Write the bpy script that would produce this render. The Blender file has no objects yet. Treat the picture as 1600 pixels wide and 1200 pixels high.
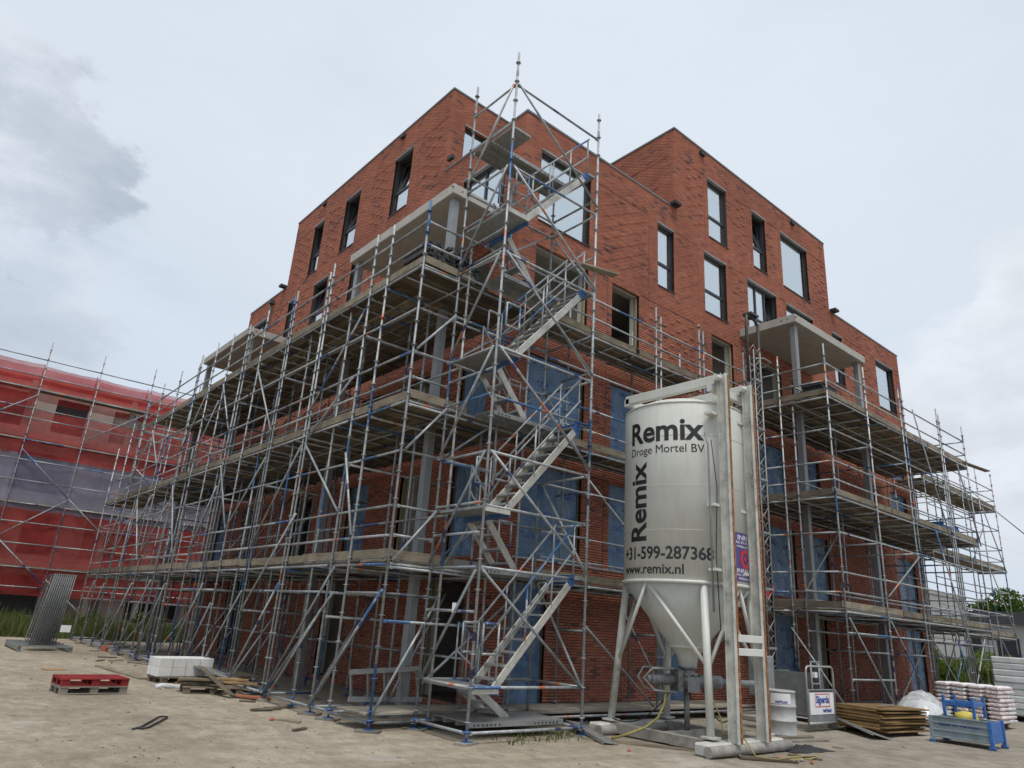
import bpy, bmesh, math, random
import numpy as np
from mathutils import Vector, Matrix, Quaternion
random.seed(7); rng = np.random.default_rng(7)
R = math.radians
scene = bpy.context.scene
COL = scene.collection
G = -0.04                                   # ground level

# ------------------------------------------------------------------ camera
F_PX, YAW, PIT, ROL, CAM_H = 1094.9, R(50.464), R(19.0016), R(3.9036), 1.75
fw = Vector((math.cos(PIT)*math.cos(YAW), math.cos(PIT)*math.sin(YAW), math.sin(PIT)))
r0 = Vector((math.sin(YAW), -math.cos(YAW), 0)); u0 = r0.cross(fw)
rt = math.cos(ROL)*r0 + math.sin(ROL)*u0; up = -math.sin(ROL)*r0 + math.cos(ROL)*u0
cam_d = bpy.data.cameras.new('camera'); cam = bpy.data.objects.new('camera', cam_d); COL.objects.link(cam)
cam.matrix_world = Matrix(((rt.x, up.x, -fw.x, 0), (rt.y, up.y, -fw.y, 0), (rt.z, up.z, -fw.z, CAM_H), (0, 0, 0, 1)))
cam_d.sensor_width = 36; cam_d.lens = 36*F_PX/1600; cam_d.clip_start = 0.05; cam_d.clip_end = 3000
scene.camera = cam
scene.view_settings.view_transform = 'Standard'; scene.view_settings.look = 'None'
scene.view_settings.gamma = 1; scene.view_settings.exposure = 0.78
scene.cycles.max_bounces = 8; scene.cycles.transparent_max_bounces = 24
scene.cycles.use_denoising = True

# ------------------------------------------------------------------ node helper
class NT:
    def __init__(s, tree): s.t = tree; s.n = tree.nodes; s.l = tree.links
    def add(s, typ, **kw):
        n = s.n.new(typ)
        for k, v in kw.items():
            if k.startswith('i_'):
                key = k[2:]; key = int(key) if key.isdigit() else key.replace('_', ' ')
                n.inputs[key].default_value = v
            else: setattr(n, k, v)
        return n
    def link(s, a, b): s.l.new(a, b)
    def math(s, op, a, b=None, c=None, clamp=False):
        n = s.n.new('ShaderNodeMath'); n.operation = op; n.use_clamp = clamp
        for i, x in enumerate((a, b, c)):
            if x is None: continue
            if isinstance(x, (int, float)): n.inputs[i].default_value = x
            else: s.link(x, n.inputs[i])
        return n.outputs[0]
    def mix(s, fac, a, b, blend='MIX'):
        n = s.n.new('ShaderNodeMix'); n.data_type = 'RGBA'; n.blend_type = blend
        for i, x in ((0, fac), (6, a), (7, b)):
            if isinstance(x, (int, float)): n.inputs[i].default_value = x
            elif isinstance(x, tuple): n.inputs[i].default_value = (*x, 1) if len(x) == 3 else x
            else: s.link(x, n.inputs[i])
        return n.outputs[2]
    def noise(s, scale, detail=4, rough=.55, vec=None, w=None, dist=0):
        n = s.n.new('ShaderNodeTexNoise'); n.inputs['Scale'].default_value = scale
        n.inputs['Detail'].default_value = detail; n.inputs['Roughness'].default_value = rough
        n.inputs['Distortion'].default_value = dist
        if vec is not None: s.link(vec, n.inputs['Vector'])
        return n.outputs[0]
    def ramp(s, fac, stops, interp='LINEAR'):
        n = s.n.new('ShaderNodeValToRGB'); cr = n.color_ramp; cr.interpolation = interp
        while len(cr.elements) < len(stops): cr.elements.new(.5)
        for e, (p, c) in zip(cr.elements, stops):
            e.position = p; e.color = (*c, 1) if isinstance(c, tuple) else (c, c, c, 1)
        s.link(fac, n.inputs[0]); return n.outputs[0]
    def mapping(s, vec, scale=(1, 1, 1), loc=(0, 0, 0), rot=(0, 0, 0)):
        n = s.n.new('ShaderNodeMapping'); n.inputs['Scale'].default_value = scale
        n.inputs['Location'].default_value = loc; n.inputs['Rotation'].default_value = rot
        s.link(vec, n.inputs['Vector']); return n.outputs[0]

# ------------------------------------------------------------------ world: broken overcast over a Nishita sky
SUN_EL, SUN_AZ = R(66), math.atan2(-0.84, -0.42)      # direction the light comes from, in the XY plane
world = bpy.data.worlds.new('World'); scene.world = world; world.use_nodes = True
w = NT(world.node_tree); w.n.clear()
sky = w.add('ShaderNodeTexSky', sky_type='NISHITA', sun_disc=False)
sky.sun_elevation = SUN_EL; sky.sun_rotation = math.pi/2 - SUN_AZ
sky.air_density = 1.0; sky.dust_density = 2.5; sky.ozone_density = 1.5
tc = w.add('ShaderNodeTexCoord').outputs['Generated']
def wdir(x, y):                                      # direction of a cloud bank
    return (rt*((x-800)/F_PX) + up*((600-y)/F_PX) + fw).normalized()
big = w.noise(1.6, 6, .55, w.mapping(tc, (1, 1, 2.2), (3.1, 1.7, .4)))
fine = w.noise(4.5, 8, .6, w.mapping(tc, (1, 1, 2.0), (7.3, 2.2, .9)))
veil = w.noise(.9, 3, .5, w.mapping(tc, (1, 1, 1.5), (.3, 5.2, 2.9)))
bank = w.ramp(big, [(.42, 0.0), (.62, 1.0)])
shade = w.ramp(fine, [(.30, (.66, .71, .78)), (.52, (.80, .84, .90)), (.72, (1.0, 1.02, 1.05))])
soft = w.ramp(veil, [(.3, (4.0, 4.42, 5.0)), (.7, (4.5, 4.88, 5.3))])
def near(d, r0_, r1_):                               # 1 inside a bank, 0 outside, with a billowy edge
    v = w.add('ShaderNodeVectorMath', operation='DISTANCE'); w.link(tc, v.inputs[0]); v.inputs[1].default_value = d
    e = w.math('ADD', v.outputs['Value'], w.math('MULTIPLY', w.math('SUBTRACT', fine, .5), .42))
    mr = w.add('ShaderNodeMapRange', interpolation_type='SMOOTHSTEP', i_1=r0_, i_2=r1_, i_3=1.0, i_4=0.0); w.link(e, mr.inputs[0])
    return mr.outputs[0]
dark = w.math('MAXIMUM', near(wdir(-135, 150), .165, .195), w.math('MULTIPLY', near(wdir(10, 470), .06, .17), .6))
white = w.math('MAXIMUM', near(wdir(1600, 640), .12, .19), near(wdir(1620, 500), .07, .12))
cloudy = w.mix(w.math('MULTIPLY', bank, .35), soft, w.mix(1.0, soft, shade, 'MULTIPLY'))
cloudy = w.mix(w.math('MULTIPLY', dark, .92), cloudy, w.mix(1.0, (5.0, 5.2, 5.5), w.ramp(fine, [(.34, (.50, .55, .61)), (.5, (.66, .70, .75)), (.68, (1.0, 1.0, 1.0))]), 'MULTIPLY'))
blue = w.mix(.82, sky.outputs[0], (3.75, 4.4, 5.3))
sep = w.add('ShaderNodeSeparateXYZ'); w.link(tc, sep.inputs[0])
open_ = w.add('ShaderNodeMapRange', interpolation_type='SMOOTHSTEP', i_1=.55, i_2=.05, i_3=.15, i_4=.75); w.link(sep.outputs['Z'], open_.inputs[0])
col = w.mix(w.math('MULTIPLY', open_.outputs[0], w.ramp(big, [(.35, 1.0), (.6, .2)])), cloudy, blue)
col = w.mix(w.math('MULTIPLY', white, .5), col, w.mix(1.0, (5.6, 5.75, 5.95), w.ramp(fine, [(.34, .68), (.48, .86), (.62, 1.08)]), 'MULTIPLY'))
bg = w.add('ShaderNodeBackground', i_Strength=0.1); w.link(col, bg.inputs[0])
wo = w.add('ShaderNodeOutputWorld'); w.link(bg.outputs[0], wo.inputs[0])

sun_d = bpy.data.lights.new('sun', 'SUN'); sun_d.energy = 1.5; sun_d.angle = R(22); sun_d.color = (1, .95, .88)
sun = bpy.data.objects.new('sun', sun_d); COL.objects.link(sun)
sdir = Vector((math.cos(SUN_EL)*math.cos(SUN_AZ), math.cos(SUN_EL)*math.sin(SUN_AZ), math.sin(SUN_EL)))
sun.rotation_euler = (-sdir).to_track_quat('-Z', 'Y').to_euler(); sun.location = sdir*60

# ------------------------------------------------------------------ materials
MATS = {}
def mat(name):
    m = bpy.data.materials.new(name); m.use_nodes = True; t = NT(m.node_tree); t.n.clear()
    b = t.add('ShaderNodeBsdfPrincipled'); o = t.add('ShaderNodeOutputMaterial'); t.link(b.outputs[0], o.inputs[0])
    MATS[name] = m; t.b = b; t.o = o
    t.obj = t.add('ShaderNodeTexCoord').outputs['Object']; t.rnd = t.add('ShaderNodeObjectInfo').outputs['Random']
    t.pos = t.add('ShaderNodeNewGeometry').outputs['Position']
    return t
def setv(t, **kw):
    for k, v in kw.items():
        key = {'base': 'Base Color', 'rough': 'Roughness', 'metal': 'Metallic', 'spec': 'Specular IOR Level'}[k]
        if isinstance(v, tuple): t.b.inputs[key].default_value = (*v, 1)
        elif isinstance(v, (int, float)): t.b.inputs[key].default_value = v
        else: t.link(v, t.b.inputs[key])
def bump(t, h, dist=.01, strength=.6):
    n = t.add('ShaderNodeBump', i_Strength=strength, i_Distance=dist); t.link(h, n.inputs['Height']); t.link(n.outputs[0], t.b.inputs['Normal'])
def simple(name, c, rough=.6, metal=0, var=.18, scale=6, bumpd=0, rnd=.12):
    """plain colour with grime variation and a shift per object"""
    t = mat(name); n = t.noise(scale, 5, .6, t.pos)
    lo = tuple(x*(1-var) for x in c); hi = tuple(min(1, x*(1+var)) for x in c)
    col = t.ramp(n, [(.3, lo), (.7, hi)])
    k = t.math('ADD', t.math('MULTIPLY', t.rnd, 2*rnd), 1-rnd)
    cc = t.add('ShaderNodeCombineColor'); [t.link(k, cc.inputs[i]) for i in range(3)]
    setv(t, base=t.mix(1.0, col, cc.outputs[0], 'MULTIPLY'), rough=rough, metal=metal)
    if bumpd: bump(t, t.noise(scale*6, 4, .6, t.pos), bumpd)
    return t
BRICK_STOPS = [(0, (.13, .080, .080)), (.10, (.20, .095, .082)), (.13, (.30, .116, .078)), (.5, (.352, .136, .088)), (.95, (.392, .157, .10)), (1, (.42, .19, .13))]
def brick_mat(name, src):
    t = mat(name)
    if src == 'attr': r = t.add('ShaderNodeAttribute', attribute_name='tone').outputs['Fac']
    else: r = t.rnd
    c = t.ramp(r, BRICK_STOPS)
    patch = t.ramp(t.noise(.55, 4, .6, t.pos), [(.35, (.84, .82, .84)), (.6, (1.03, 1.0, 1.0))])
    g = t.ramp(t.noise(45, 4, .7, t.pos), [(.25, (.80, .80, .80)), (.7, (1.08, 1.08, 1.08))])
    setv(t, base=t.mix(1.0, t.mix(1.0, c, patch, 'MULTIPLY'), g, 'MULTIPLY'), rough=.88, spec=.25); bump(t, t.noise(120, 3, .6, t.pos), .004)
brick_mat('brick', 'obj'); brick_mat('brick_field', 'attr')
simple('mortar', (.075, .055, .048), .95, var=.2, scale=20)
simple('concrete', (.36, .345, .315), .85, var=.12, scale=3, bumpd=.003)
simple('concrete_dirty', (.27, .255, .23), .9, var=.3, scale=5, bumpd=.006)
simple('plaster', (.50, .48, .44), .9, var=.08, scale=2)
simple('dark_frame', (.022, .026, .033), .45, var=.1, rnd=.05)
simple('trim', (.30, .32, .345), .4, .3, var=.1)
simple('cap', (.055, .055, .058), .5, .2); simple('roof_trim', (.13, .132, .135), .45, .3)
simple('insulation', (.30, .265, .16), .95, var=.2, scale=15)
t = mat('glass'); setv(t, base=(.05, .06, .065), rough=.05)
gl = t.add('ShaderNodeBsdfGlossy', i_Roughness=.03); gl.inputs[0].default_value = (.90, .95, .98, 1)
n = t.add('ShaderNodeBump', i_Strength=.05, i_Distance=.02); t.link(t.noise(1.3, 2, .5, t.pos), n.inputs['Height']); t.link(n.outputs[0], gl.inputs['Normal'])
tr = t.add('ShaderNodeBsdfTransparent'); tr.inputs[0].default_value = (.70, .76, .75, 1)
mx = t.add('ShaderNodeMixShader', i_0=.66); t.link(tr.outputs[0], mx.inputs[1]); t.link(gl.outputs[0], mx.inputs[2]); t.link(mx.outputs[0], t.o.inputs[0])
# galvanised tube: per-tube tone, painted blue lengths, orange and blue sticker rings
t = mat('galv'); sp = t.add('ShaderNodeSeparateXYZ'); t.link(t.obj, sp.inputs[0]); z = sp.outputs['Z']
def band(t, freq, thr, seed):
    v = t.math('FLOOR', t.math('MULTIPLY', t.math('ADD', z, t.math('MULTIPLY', t.rnd, 37.3+seed)), freq))
    wn = t.add('ShaderNodeTexWhiteNoise', noise_dimensions='2D'); c = t.add('ShaderNodeCombineXYZ'); t.link(v, c.inputs[0]); t.link(t.math('MULTIPLY', t.rnd, 91.7), c.inputs[1]); t.link(c.outputs[0], wn.inputs['Vector'])
    return t.math('LESS_THAN', wn.outputs['Value'], thr)
worn = t.math('GREATER_THAN', t.noise(9, 4, .7, t.pos), .40)
base = t.ramp(t.noise(7, 5, .65, t.pos), [(.25, (.16, .173, .178)), (.5, (.31, .325, .33)), (.8, (.50, .52, .52))])
tone = t.ramp(t.rnd, [(0, (.62, .64, .66)), (.5, (.9, .92, .95)), (.85, (1.05, 1.08, 1.10)), (1, (1.25, 1.23, 1.15))])
c = t.mix(1.0, base, tone, 'MULTIPLY')
c = t.mix(t.math('MULTIPLY', band(t, 1.1, .06, 3), worn), c, (.04, .115, .26))
c = t.mix(t.math('MULTIPLY', band(t, 7.0, .015, 11), worn), c, (.46, .15, .085))
c = t.mix(band(t, 7.0, .018, 23), c, (.05, .06, .16))
setv(t, base=c, rough=.45, metal=.2); bump(t, t.noise(60, 3, .6, t.pos), .002)
simple('alu', (.32, .325, .315), .45, .45, var=.2, scale=9)
t = simple('alu_stair', (.44, .43, .39), .5, .35, var=.22, scale=7)
smear = t.ramp(t.noise(5.5, 6, .75, t.pos), [(.66, 0), (.72, 1)])
bc = t.b.inputs['Base Color'].links[0].from_socket; t.link(t.mix(t.math('MULTIPLY', smear, .8), bc, (.08, .19, .42)), t.b.inputs['Base Color'])
simple('stillage_blue', (.035, .135, .42), .5, .1, var=.25, scale=8)
simple('blue_paint', (.035, .11, .28), .5, .1, var=.25, scale=8)
# weathered board: grain along local X, dark ends, per-board tone
def wood(name, a, b_, tone_lo=.65, tone_hi=1.15):
    t = mat(name)
    g = t.noise(1.0, 6, .65, t.mapping(t.obj, (2.2, 38, 38)), dist=.6)
    st = t.ramp(t.noise(2.2, 5, .7, t.pos), [(.35, (.62, .62, .62)), (.65, (1.05, 1.05, 1.05))])
    c = t.mix(1.0, t.ramp(g, [(.3, a), (.7, b_)]), st, 'MULTIPLY')
    k = t.ramp(t.rnd, [(0, tone_lo), (1, tone_hi)])
    setv(t, base=t.mix(1.0, c, k, 'MULTIPLY'), rough=.88, spec=.2); bump(t, g, .004)
    return t
wood('board', (.115, .093, .066), (.29, .24, .172), .42, 1.3); wood('toe_wood', (.16, .135, .10), (.33, .285, .215), .6, 1.15)
wood('fresh_wood', (.36, .23, .11), (.52, .36, .19)); wood('red_wood', (.20, .022, .024), (.36, .045, .045), .85, 1.1)
wood('plywood', (.27, .165, .07), (.45, .30, .14), .4, 1.2); wood('walk_board', (.22, .20, .165), (.36, .335, .285))
simple('grey_steel', (.23, .245, .25), .5, .3, var=.2, scale=6)
simple('column_steel', (.24, .25, .255), .5, .3, var=.12)
wood('reddish_wood', (.24, .085, .055), (.40, .16, .10))
simple('grey_blue', (.20, .25, .275), .55, .1, var=.2, scale=6)
simple('dark_galv', (.13, .138, .14), .5, .3, var=.2)
simple('black', (.02, .02, .022), .6); simple('slate', (.045, .048, .055), .7, var=.35, scale=12, rnd=.4)
simple('ink', (.012, .012, .014), .5, var=.05, rnd=0); simple('white_sign', (.72, .73, .74), .5, var=.05, rnd=0)
simple('sign_blue', (.02, .05, .30), .5, var=.05, rnd=0); simple('sign_red', (.55, .03, .04), .5, var=.05, rnd=0); simple('sign_purple', (.075, .055, .21), .5, var=.1, rnd=0)
simple('yellow', (.62, .52, .10), .6, var=.15); simple('hose_yellow', (.26, .22, .06), .6, var=.25)
simple('white_block', (.60, .60, .58), .85, var=.08, scale=9, bumpd=.002); simple('pack_white', (.55, .565, .575), .4, var=.12, scale=4, rnd=.08)
simple('drum_grey', (.40, .41, .40), .5, .1, var=.15, scale=5)
simple('clay', (.38, .12, .06), .9)
# blue-white facade membrane with faint repeated blue print
t = mat('membrane'); v = t.noise(2.0, 4, .6, t.pos)
c = t.ramp(v, [(.3, (.065, .14, .25)), (.75, (.125, .205, .31))])
sp = t.add('ShaderNodeSeparateXYZ'); t.link(t.pos, sp.inputs[0])
row = t.math('LESS_THAN', t.math('FRACT', t.math('MULTIPLY', sp.outputs['Z'], 1.9)), .26)
word = t.math('LESS_THAN', t.math('FRACT', t.math('MULTIPLY', t.math('ADD', sp.outputs['X'], t.math('MULTIPLY', sp.outputs['Z'], .37)), 1.25)), .55)
scr = t.math('GREATER_THAN', t.noise(26, 2, .5, t.mapping(t.pos, (1.6, 1.6, .55))), .5)
c = t.mix(t.math('MULTIPLY', t.math('MULTIPLY', row, word), t.math('MULTIPLY', scr, .9)), c, (.015, .06, .25))
setv(t, base=c, rough=.22); bump(t, t.noise(2.6, 5, .62, t.mapping(t.pos, (1, 1, .6)), dist=1.2), .12, .9)
# silo paint: pale grey green with rust spots and run-off streaks
t = mat('silo_paint'); n1 = t.noise(1.4, 5, .6, t.pos)
c = t.ramp(n1, [(.3, (.53, .545, .505)), (.7, (.61, .62, .575))])
streak = t.ramp(t.noise(1.0, 6, .7, t.mapping(t.pos, (14, 14, .7))), [(.48, 0), (.72, 1)])
c = t.mix(t.math('MULTIPLY', streak, .16), c, (.22, .20, .155))
spots = t.ramp(t.noise(16, 3, .7, t.pos), [(.70, 0), (.74, 1)]); zone = t.ramp(t.noise(.9, 2, .5, t.mapping(t.pos, (1, 1, 1), (4.2, 1.1, 0))), [(.5, 0), (.62, 1)])
c = t.mix(t.math('MULTIPLY', spots, t.math('MULTIPLY', zone, .8)), c, (.12, .055, .025))
setv(t, base=c, rough=.5); bump(t, t.noise(2.5, 3, .5, t.pos), .01, .25)
t = mat('rusty'); c = t.ramp(t.noise(8, 6, .7, t.pos), [(.3, (.09, .035, .014)), (.5, (.24, .095, .032)), (.68, (.40, .21, .085)), (.85, (.42, .36, .28))]); setv(t, base=c, rough=.9)
t = mat('worn_paint'); c = t.ramp(t.noise(3, 7, .75, t.pos), [(.30, (.14, .125, .105)), (.42, (.38, .38, .345)), (.62, (.54, .545, .50))]); setv(t, base=c, rough=.65); bump(t, t.noise(30, 3, .6, t.pos), .003)
simple('steel_machine', (.21, .215, .21), .45, .5, var=.45, scale=14)
# debris netting
def net(name, a, b_, alpha):
    t = mat(name); n = t.noise(1.1, 5, .6, t.mapping(t.pos, (1, 1, .5))); c = t.ramp(n, [(.3, a), (.7, b_)])
    d = t.add('ShaderNodeBsdfDiffuse'); t.link(c, d.inputs[0]); tl = t.add('ShaderNodeBsdfTranslucent'); t.link(c, tl.inputs[0])
    m1 = t.add('ShaderNodeMixShader', i_0=.45); t.link(d.outputs[0], m1.inputs[1]); t.link(tl.outputs[0], m1.inputs[2])
    tr = t.add('ShaderNodeBsdfTransparent'); m2 = t.add('ShaderNodeMixShader')
    al = t.ramp(t.noise(.7, 4, .6, t.pos), [(.3, alpha-.08), (.7, alpha+.10)]); t.link(al, m2.inputs[0])
    t.link(tr.outputs[0], m2.inputs[1]); t.link(m1.outputs[0], m2.inputs[2]); t.link(m2.outputs[0], t.o.inputs[0])
net('net_red', (.46, .058, .056), (.61, .105, .092), .60); net('net_lilac', (.30, .30, .42), (.44, .43, .55), .62)
t = mat('film'); d = t.add('ShaderNodeBsdfPrincipled', i_Roughness=.15); d.inputs[0].default_value = (.75, .77, .79, 1); tr = t.add('ShaderNodeBsdfTransparent')
m2 = t.add('ShaderNodeMixShader'); t.link(t.ramp(t.noise(5, 5, .7, t.pos), [(.3, .2), (.7, .75)]), m2.inputs[0]); t.link(tr.outputs[0], m2.inputs[1]); t.link(d.outputs[0], m2.inputs[2]); t.link(m2.outputs[0], t.o.inputs[0])
# cement sacks: white paper with red and dark print bands
t = mat('sack'); sp = t.add('ShaderNodeSeparateXYZ'); t.link(t.obj, sp.inputs[0])
pr = t.math('GREATER_THAN', t.noise(22, 2, .5, t.mapping(t.obj, (1, 1, .8))), .52)
inb = t.math('LESS_THAN', t.math('ABSOLUTE', sp.outputs['Z']), .034)
c = t.mix(t.math('MULTIPLY', pr, t.math('MULTIPLY', inb, t.math('GREATER_THAN', t.rnd, .35))), (.70, .69, .68), (.58, .30, .28))
c = t.mix(t.math('MULTIPLY', t.math('LESS_THAN', t.rnd, .25), t.math('MULTIPLY', pr, inb)), c, (.30, .31, .36))
setv(t, base=c, rough=.55); bump(t, t.noise(9, 4, .6, t.pos), .02, .5)
# ground
t = mat('sand'); n1 = t.noise(.23, 6, .6, t.pos); n2 = t.noise(2.6, 8, .68, t.pos); n3 = t.noise(38, 6, .75, t.pos); n4 = t.noise(9, 5, .6, t.mapping(t.pos, (1, .35, 1), rot=(0, 0, .5)))
c = t.ramp(n1, [(.34, (.29, .25, .195)), (.5, (.375, .325, .255)), (.66, (.43, .38, .30))])
c = t.mix(1.0, c, t.ramp(n2, [(.3, (.70, .69, .67)), (.6, (1.03, 1.03, 1.03))]), 'MULTIPLY')
c = t.mix(1.0, c, t.ramp(n3, [(.28, (.62, .61, .60)), (.5, (1, 1, 1)), (.72, (1.22, 1.2, 1.18))]), 'MULTIPLY')
c = t.mix(1.0, c, t.ramp(n4, [(.35, (.86, .85, .84)), (.6, (1.04, 1.04, 1.04))]), 'MULTIPLY')
sp = t.add('ShaderNodeSeparateXYZ'); t.link(t.pos, sp.inputs[0])
mud = t.add('ShaderNodeMapRange', interpolation_type='SMOOTHSTEP', i_1=8.5, i_2=12.5, i_3=0.0, i_4=1.0); t.link(t.math('ADD', sp.outputs['X'], t.math('MULTIPLY', t.math('SUBTRACT', n1, .5), 8)), mud.inputs[0])
c = t.mix(t.math('MULTIPLY', mud.outputs[0], .45), c, t.ramp(n2, [(.3, (.16, .148, .128)), (.7, (.30, .285, .255))]))
spill = t.ramp(t.noise(.55, 5, .65, t.mapping(t.pos, (1, 1, 1), (11.3, 4.4, 0))), [(.62, 0), (.68, 1)])
c = t.mix(t.math('MULTIPLY', spill, .45), c, (.47, .44, .39))
damp = t.ramp(t.noise(.42, 6, .7, t.mapping(t.pos, (1, 1, 1), (2.3, 9.1, 0))), [(.58, 0), (.66, 1)])
c = t.mix(t.math('MULTIPLY', damp, .5), c, (.155, .13, .10))
def rut(cx_, cy_, r_):
    d = t.add('ShaderNodeVectorMath', operation='DISTANCE'); t.link(t.mapping(t.pos, (1, 1, 0)), d.inputs[0]); d.inputs[1].default_value = (cx_, cy_, 0)
    e = t.math('ABSOLUTE', t.math('SUBTRACT', t.math('ADD', d.outputs['Value'], t.math('MULTIPLY', n1, .8)), r_))
    m = t.add('ShaderNodeMapRange', interpolation_type='SMOOTHSTEP', i_1=.10, i_2=.22, i_3=1.0, i_4=0.0); t.link(e, m.inputs[0]); return m.outputs[0]
ruts = t.math('MAXIMUM', t.math('MAXIMUM', rut(-22, 14, 26.2), rut(-22, 14, 28.0)), t.math('MAXIMUM', rut(3, -24, 33.0), rut(3, -24, 34.8)))
ruts = t.math('MULTIPLY', ruts, t.ramp(n2, [(.35, .25), (.6, 1.0)]))
c = t.mix(t.math('MULTIPLY', ruts, .35), c, (.23, .195, .15))
setv(t, base=c, rough=.95, spec=.2)
h = t.math('ADD', t.math('MULTIPLY', n2, .6), t.math('MULTIPLY', n3, .35)); h = t.math('SUBTRACT', h, t.math('MULTIPLY', ruts, .5)); bump(t, h, .06, .9)
t = simple('stone', (.33, .30, .25), .9, var=.3, scale=20, rnd=.4)
def leafmat(name, a, b_):
    t = mat(name); c = t.ramp(t.noise(2.5, 4, .7, t.pos), [(.3, a), (.7, b_)]); d = t.add('ShaderNodeBsdfDiffuse'); tl = t.add('ShaderNodeBsdfTranslucent'); t.link(c, d.inputs[0]); t.link(c, tl.inputs[0])
    m1 = t.add('ShaderNodeMixShader', i_0=.35); t.link(d.outputs[0], m1.inputs[1]); t.link(tl.outputs[0], m1.inputs[2]); t.link(m1.outputs[0], t.o.inputs[0])
leafmat('grass', (.06, .095, .028), (.19, .21, .085)); leafmat('leaves', (.035, .075, .018), (.11, .16, .04)); leafmat('hedge_leaf', (.06, .11, .02), (.18, .24, .05))
simple('bark', (.09, .065, .045), .95, var=.3, scale=10)
simple('roof_dark', (.045, .048, .055), .7); simple('panel_grey', (.34, .34, .33), .7, var=.1, scale=1)

# ------------------------------------------------------------------ mesh helpers
class MB:
    def __init__(s): s.v = []; s.f = []; s.sm = []
    def quad(s, *p):
        i = len(s.v); s.v += [tuple(q) for q in p]; s.f.append(tuple(range(i, i+len(p)))); s.sm.append(False); return s
    def box(s, c, size, rz=0, M=None):
        hx, hy, hz = size[0]/2, size[1]/2, size[2]/2; i = len(s.v)
        for x, y, z in ((-1,-1,-1),(1,-1,-1),(1,1,-1),(-1,1,-1),(-1,-1,1),(1,-1,1),(1,1,1),(-1,1,1)):
            p = Vector((x*hx, y*hy, z*hz))
            if M is not None: p = M @ p
            elif rz: p.rotate(Quaternion((0, 0, 1), rz))
            s.v.append((p.x+c[0], p.y+c[1], p.z+c[2]))
        for q in ((0,3,2,1),(4,5,6,7),(0,1,5,4),(1,2,6,5),(2,3,7,6),(3,0,4,7)): s.f.append(tuple(i+k for k in q)); s.sm.append(False)
        return s
    def bb(s, x0, x1, y0, y1, z0, z1): return s.box(((x0+x1)/2, (y0+y1)/2, (z0+z1)/2), (x1-x0, y1-y0, z1-z0))
    def bar(s, p, q, w_, h_, up_=(0, 0, 1)):
        p = Vector(p); q = Vector(q); d = q-p; L = d.length; x = d/L; u_ = Vector(up_)
        if abs(x.dot(u_)) > .98: u_ = Vector((1, 0, 0))
        y = u_.cross(x).normalized(); z_ = x.cross(y)
        return s.box((p+q)/2, (L, w_, h_), M=Matrix((x, y, z_)).transposed())
    def tube(s, p, q, r, n=8, r2=None, caps=True):
        p = Vector(p); q = Vector(q); d = (q-p).normalized(); a = d.orthogonal().normalized(); b = d.cross(a); i = len(s.v); r2 = r if r2 is None else r2
        for pt, rr in ((p, r), (q, r2)):
            for k in range(n):
                t_ = 2*math.pi*k/n; s.v.append(tuple(pt + a*(rr*math.cos(t_)) + b*(rr*math.sin(t_))))
        for k in range(n): s.f.append((i+k, i+(k+1) % n, i+n+(k+1) % n, i+n+k)); s.sm.append(True)
        if caps: s.f.append(tuple(i+n-1-k for k in range(n))); s.f.append(tuple(i+n+k for k in range(n))); s.sm += [False, False]
        return s
    def path(s, pts, r, n=8):
        pts = [Vector(p) for p in pts]; m = len(pts); i = len(s.v); a = None
        for j, p in enumerate(pts):
            d = (pts[min(j+1, m-1)]-pts[max(j-1, 0)]).normalized()
            a = d.orthogonal().normalized() if a is None else (a - d*a.dot(d)).normalized()
            b = d.cross(a)
            for k in range(n): t_ = 2*math.pi*k/n; s.v.append(tuple(p + a*(r*math.cos(t_)) + b*(r*math.sin(t_))))
        for j in range(m-1):
            for k in range(n): s.f.append((i+j*n+k, i+j*n+(k+1) % n, i+(j+1)*n+(k+1) % n, i+(j+1)*n+k)); s.sm.append(True)
        s.f.append(tuple(i+n-1-k for k in range(n))); s.f.append(tuple(i+(m-1)*n+k for k in range(n))); s.sm += [False, False]
        return s
    def lathe(s, prof, c=(0, 0), n=32, caps=True):
        i = len(s.v); m = len(prof)
        for r, z_ in prof:
            for k in range(n): t_ = 2*math.pi*k/n; s.v.append((c[0]+r*math.cos(t_), c[1]+r*math.sin(t_), z_))
        for j in range(m-1):
            for k in range(n): s.f.append((i+j*n+k, i+j*n+(k+1) % n, i+(j+1)*n+(k+1) % n, i+(j+1)*n+k)); s.sm.append(True)
        if caps: s.f.append(tuple(i+n-1-k for k in range(n))); s.f.append(tuple(i+(m-1)*n+k for k in range(n))); s.sm += [False, False]
        return s
    def mesh(s, name, material=None, off=(0, 0, 0), fix=False, bevel=0):
        me = bpy.data.meshes.new(name)
        vs = s.v if off == (0, 0, 0) else [(a-off[0], b-off[1], c-off[2]) for a, b, c in s.v]
        me.from_pydata(vs, [], s.f); me.polygons.foreach_set('use_smooth', s.sm)
        if fix or bevel:
            bm = bmesh.new(); bm.from_mesh(me)
            if bevel: bmesh.ops.bevel(bm, geom=bm.edges[:], offset=bevel, segments=1, affect='EDGES', clamp_overlap=True)
            bmesh.ops.recalc_face_normals(bm, faces=bm.faces[:]); bm.to_mesh(me); bm.free()
        if material: me.materials.append(MATS[material])
        me.update(); return me
def wpos(o):
    p = Vector(o.location)
    while o.parent: o = o.parent; p = p + Vector(o.location)
    return p
def link(name, me, parent=None, loc=None, rot=None):
    """loc is a world position; parents are never rotated, so child offset = world - parent world"""
    o = bpy.data.objects.new(name, me); COL.objects.link(o)
    base = wpos(parent) if parent else Vector((0, 0, 0))
    if parent: o.parent = parent
    o.location = Vector(loc if loc is not None else base) - base if parent else Vector(loc or (0, 0, 0))
    if rot is not None: o.rotation_mode = 'QUATERNION'; o.rotation_quaternion = rot
    return o
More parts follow.
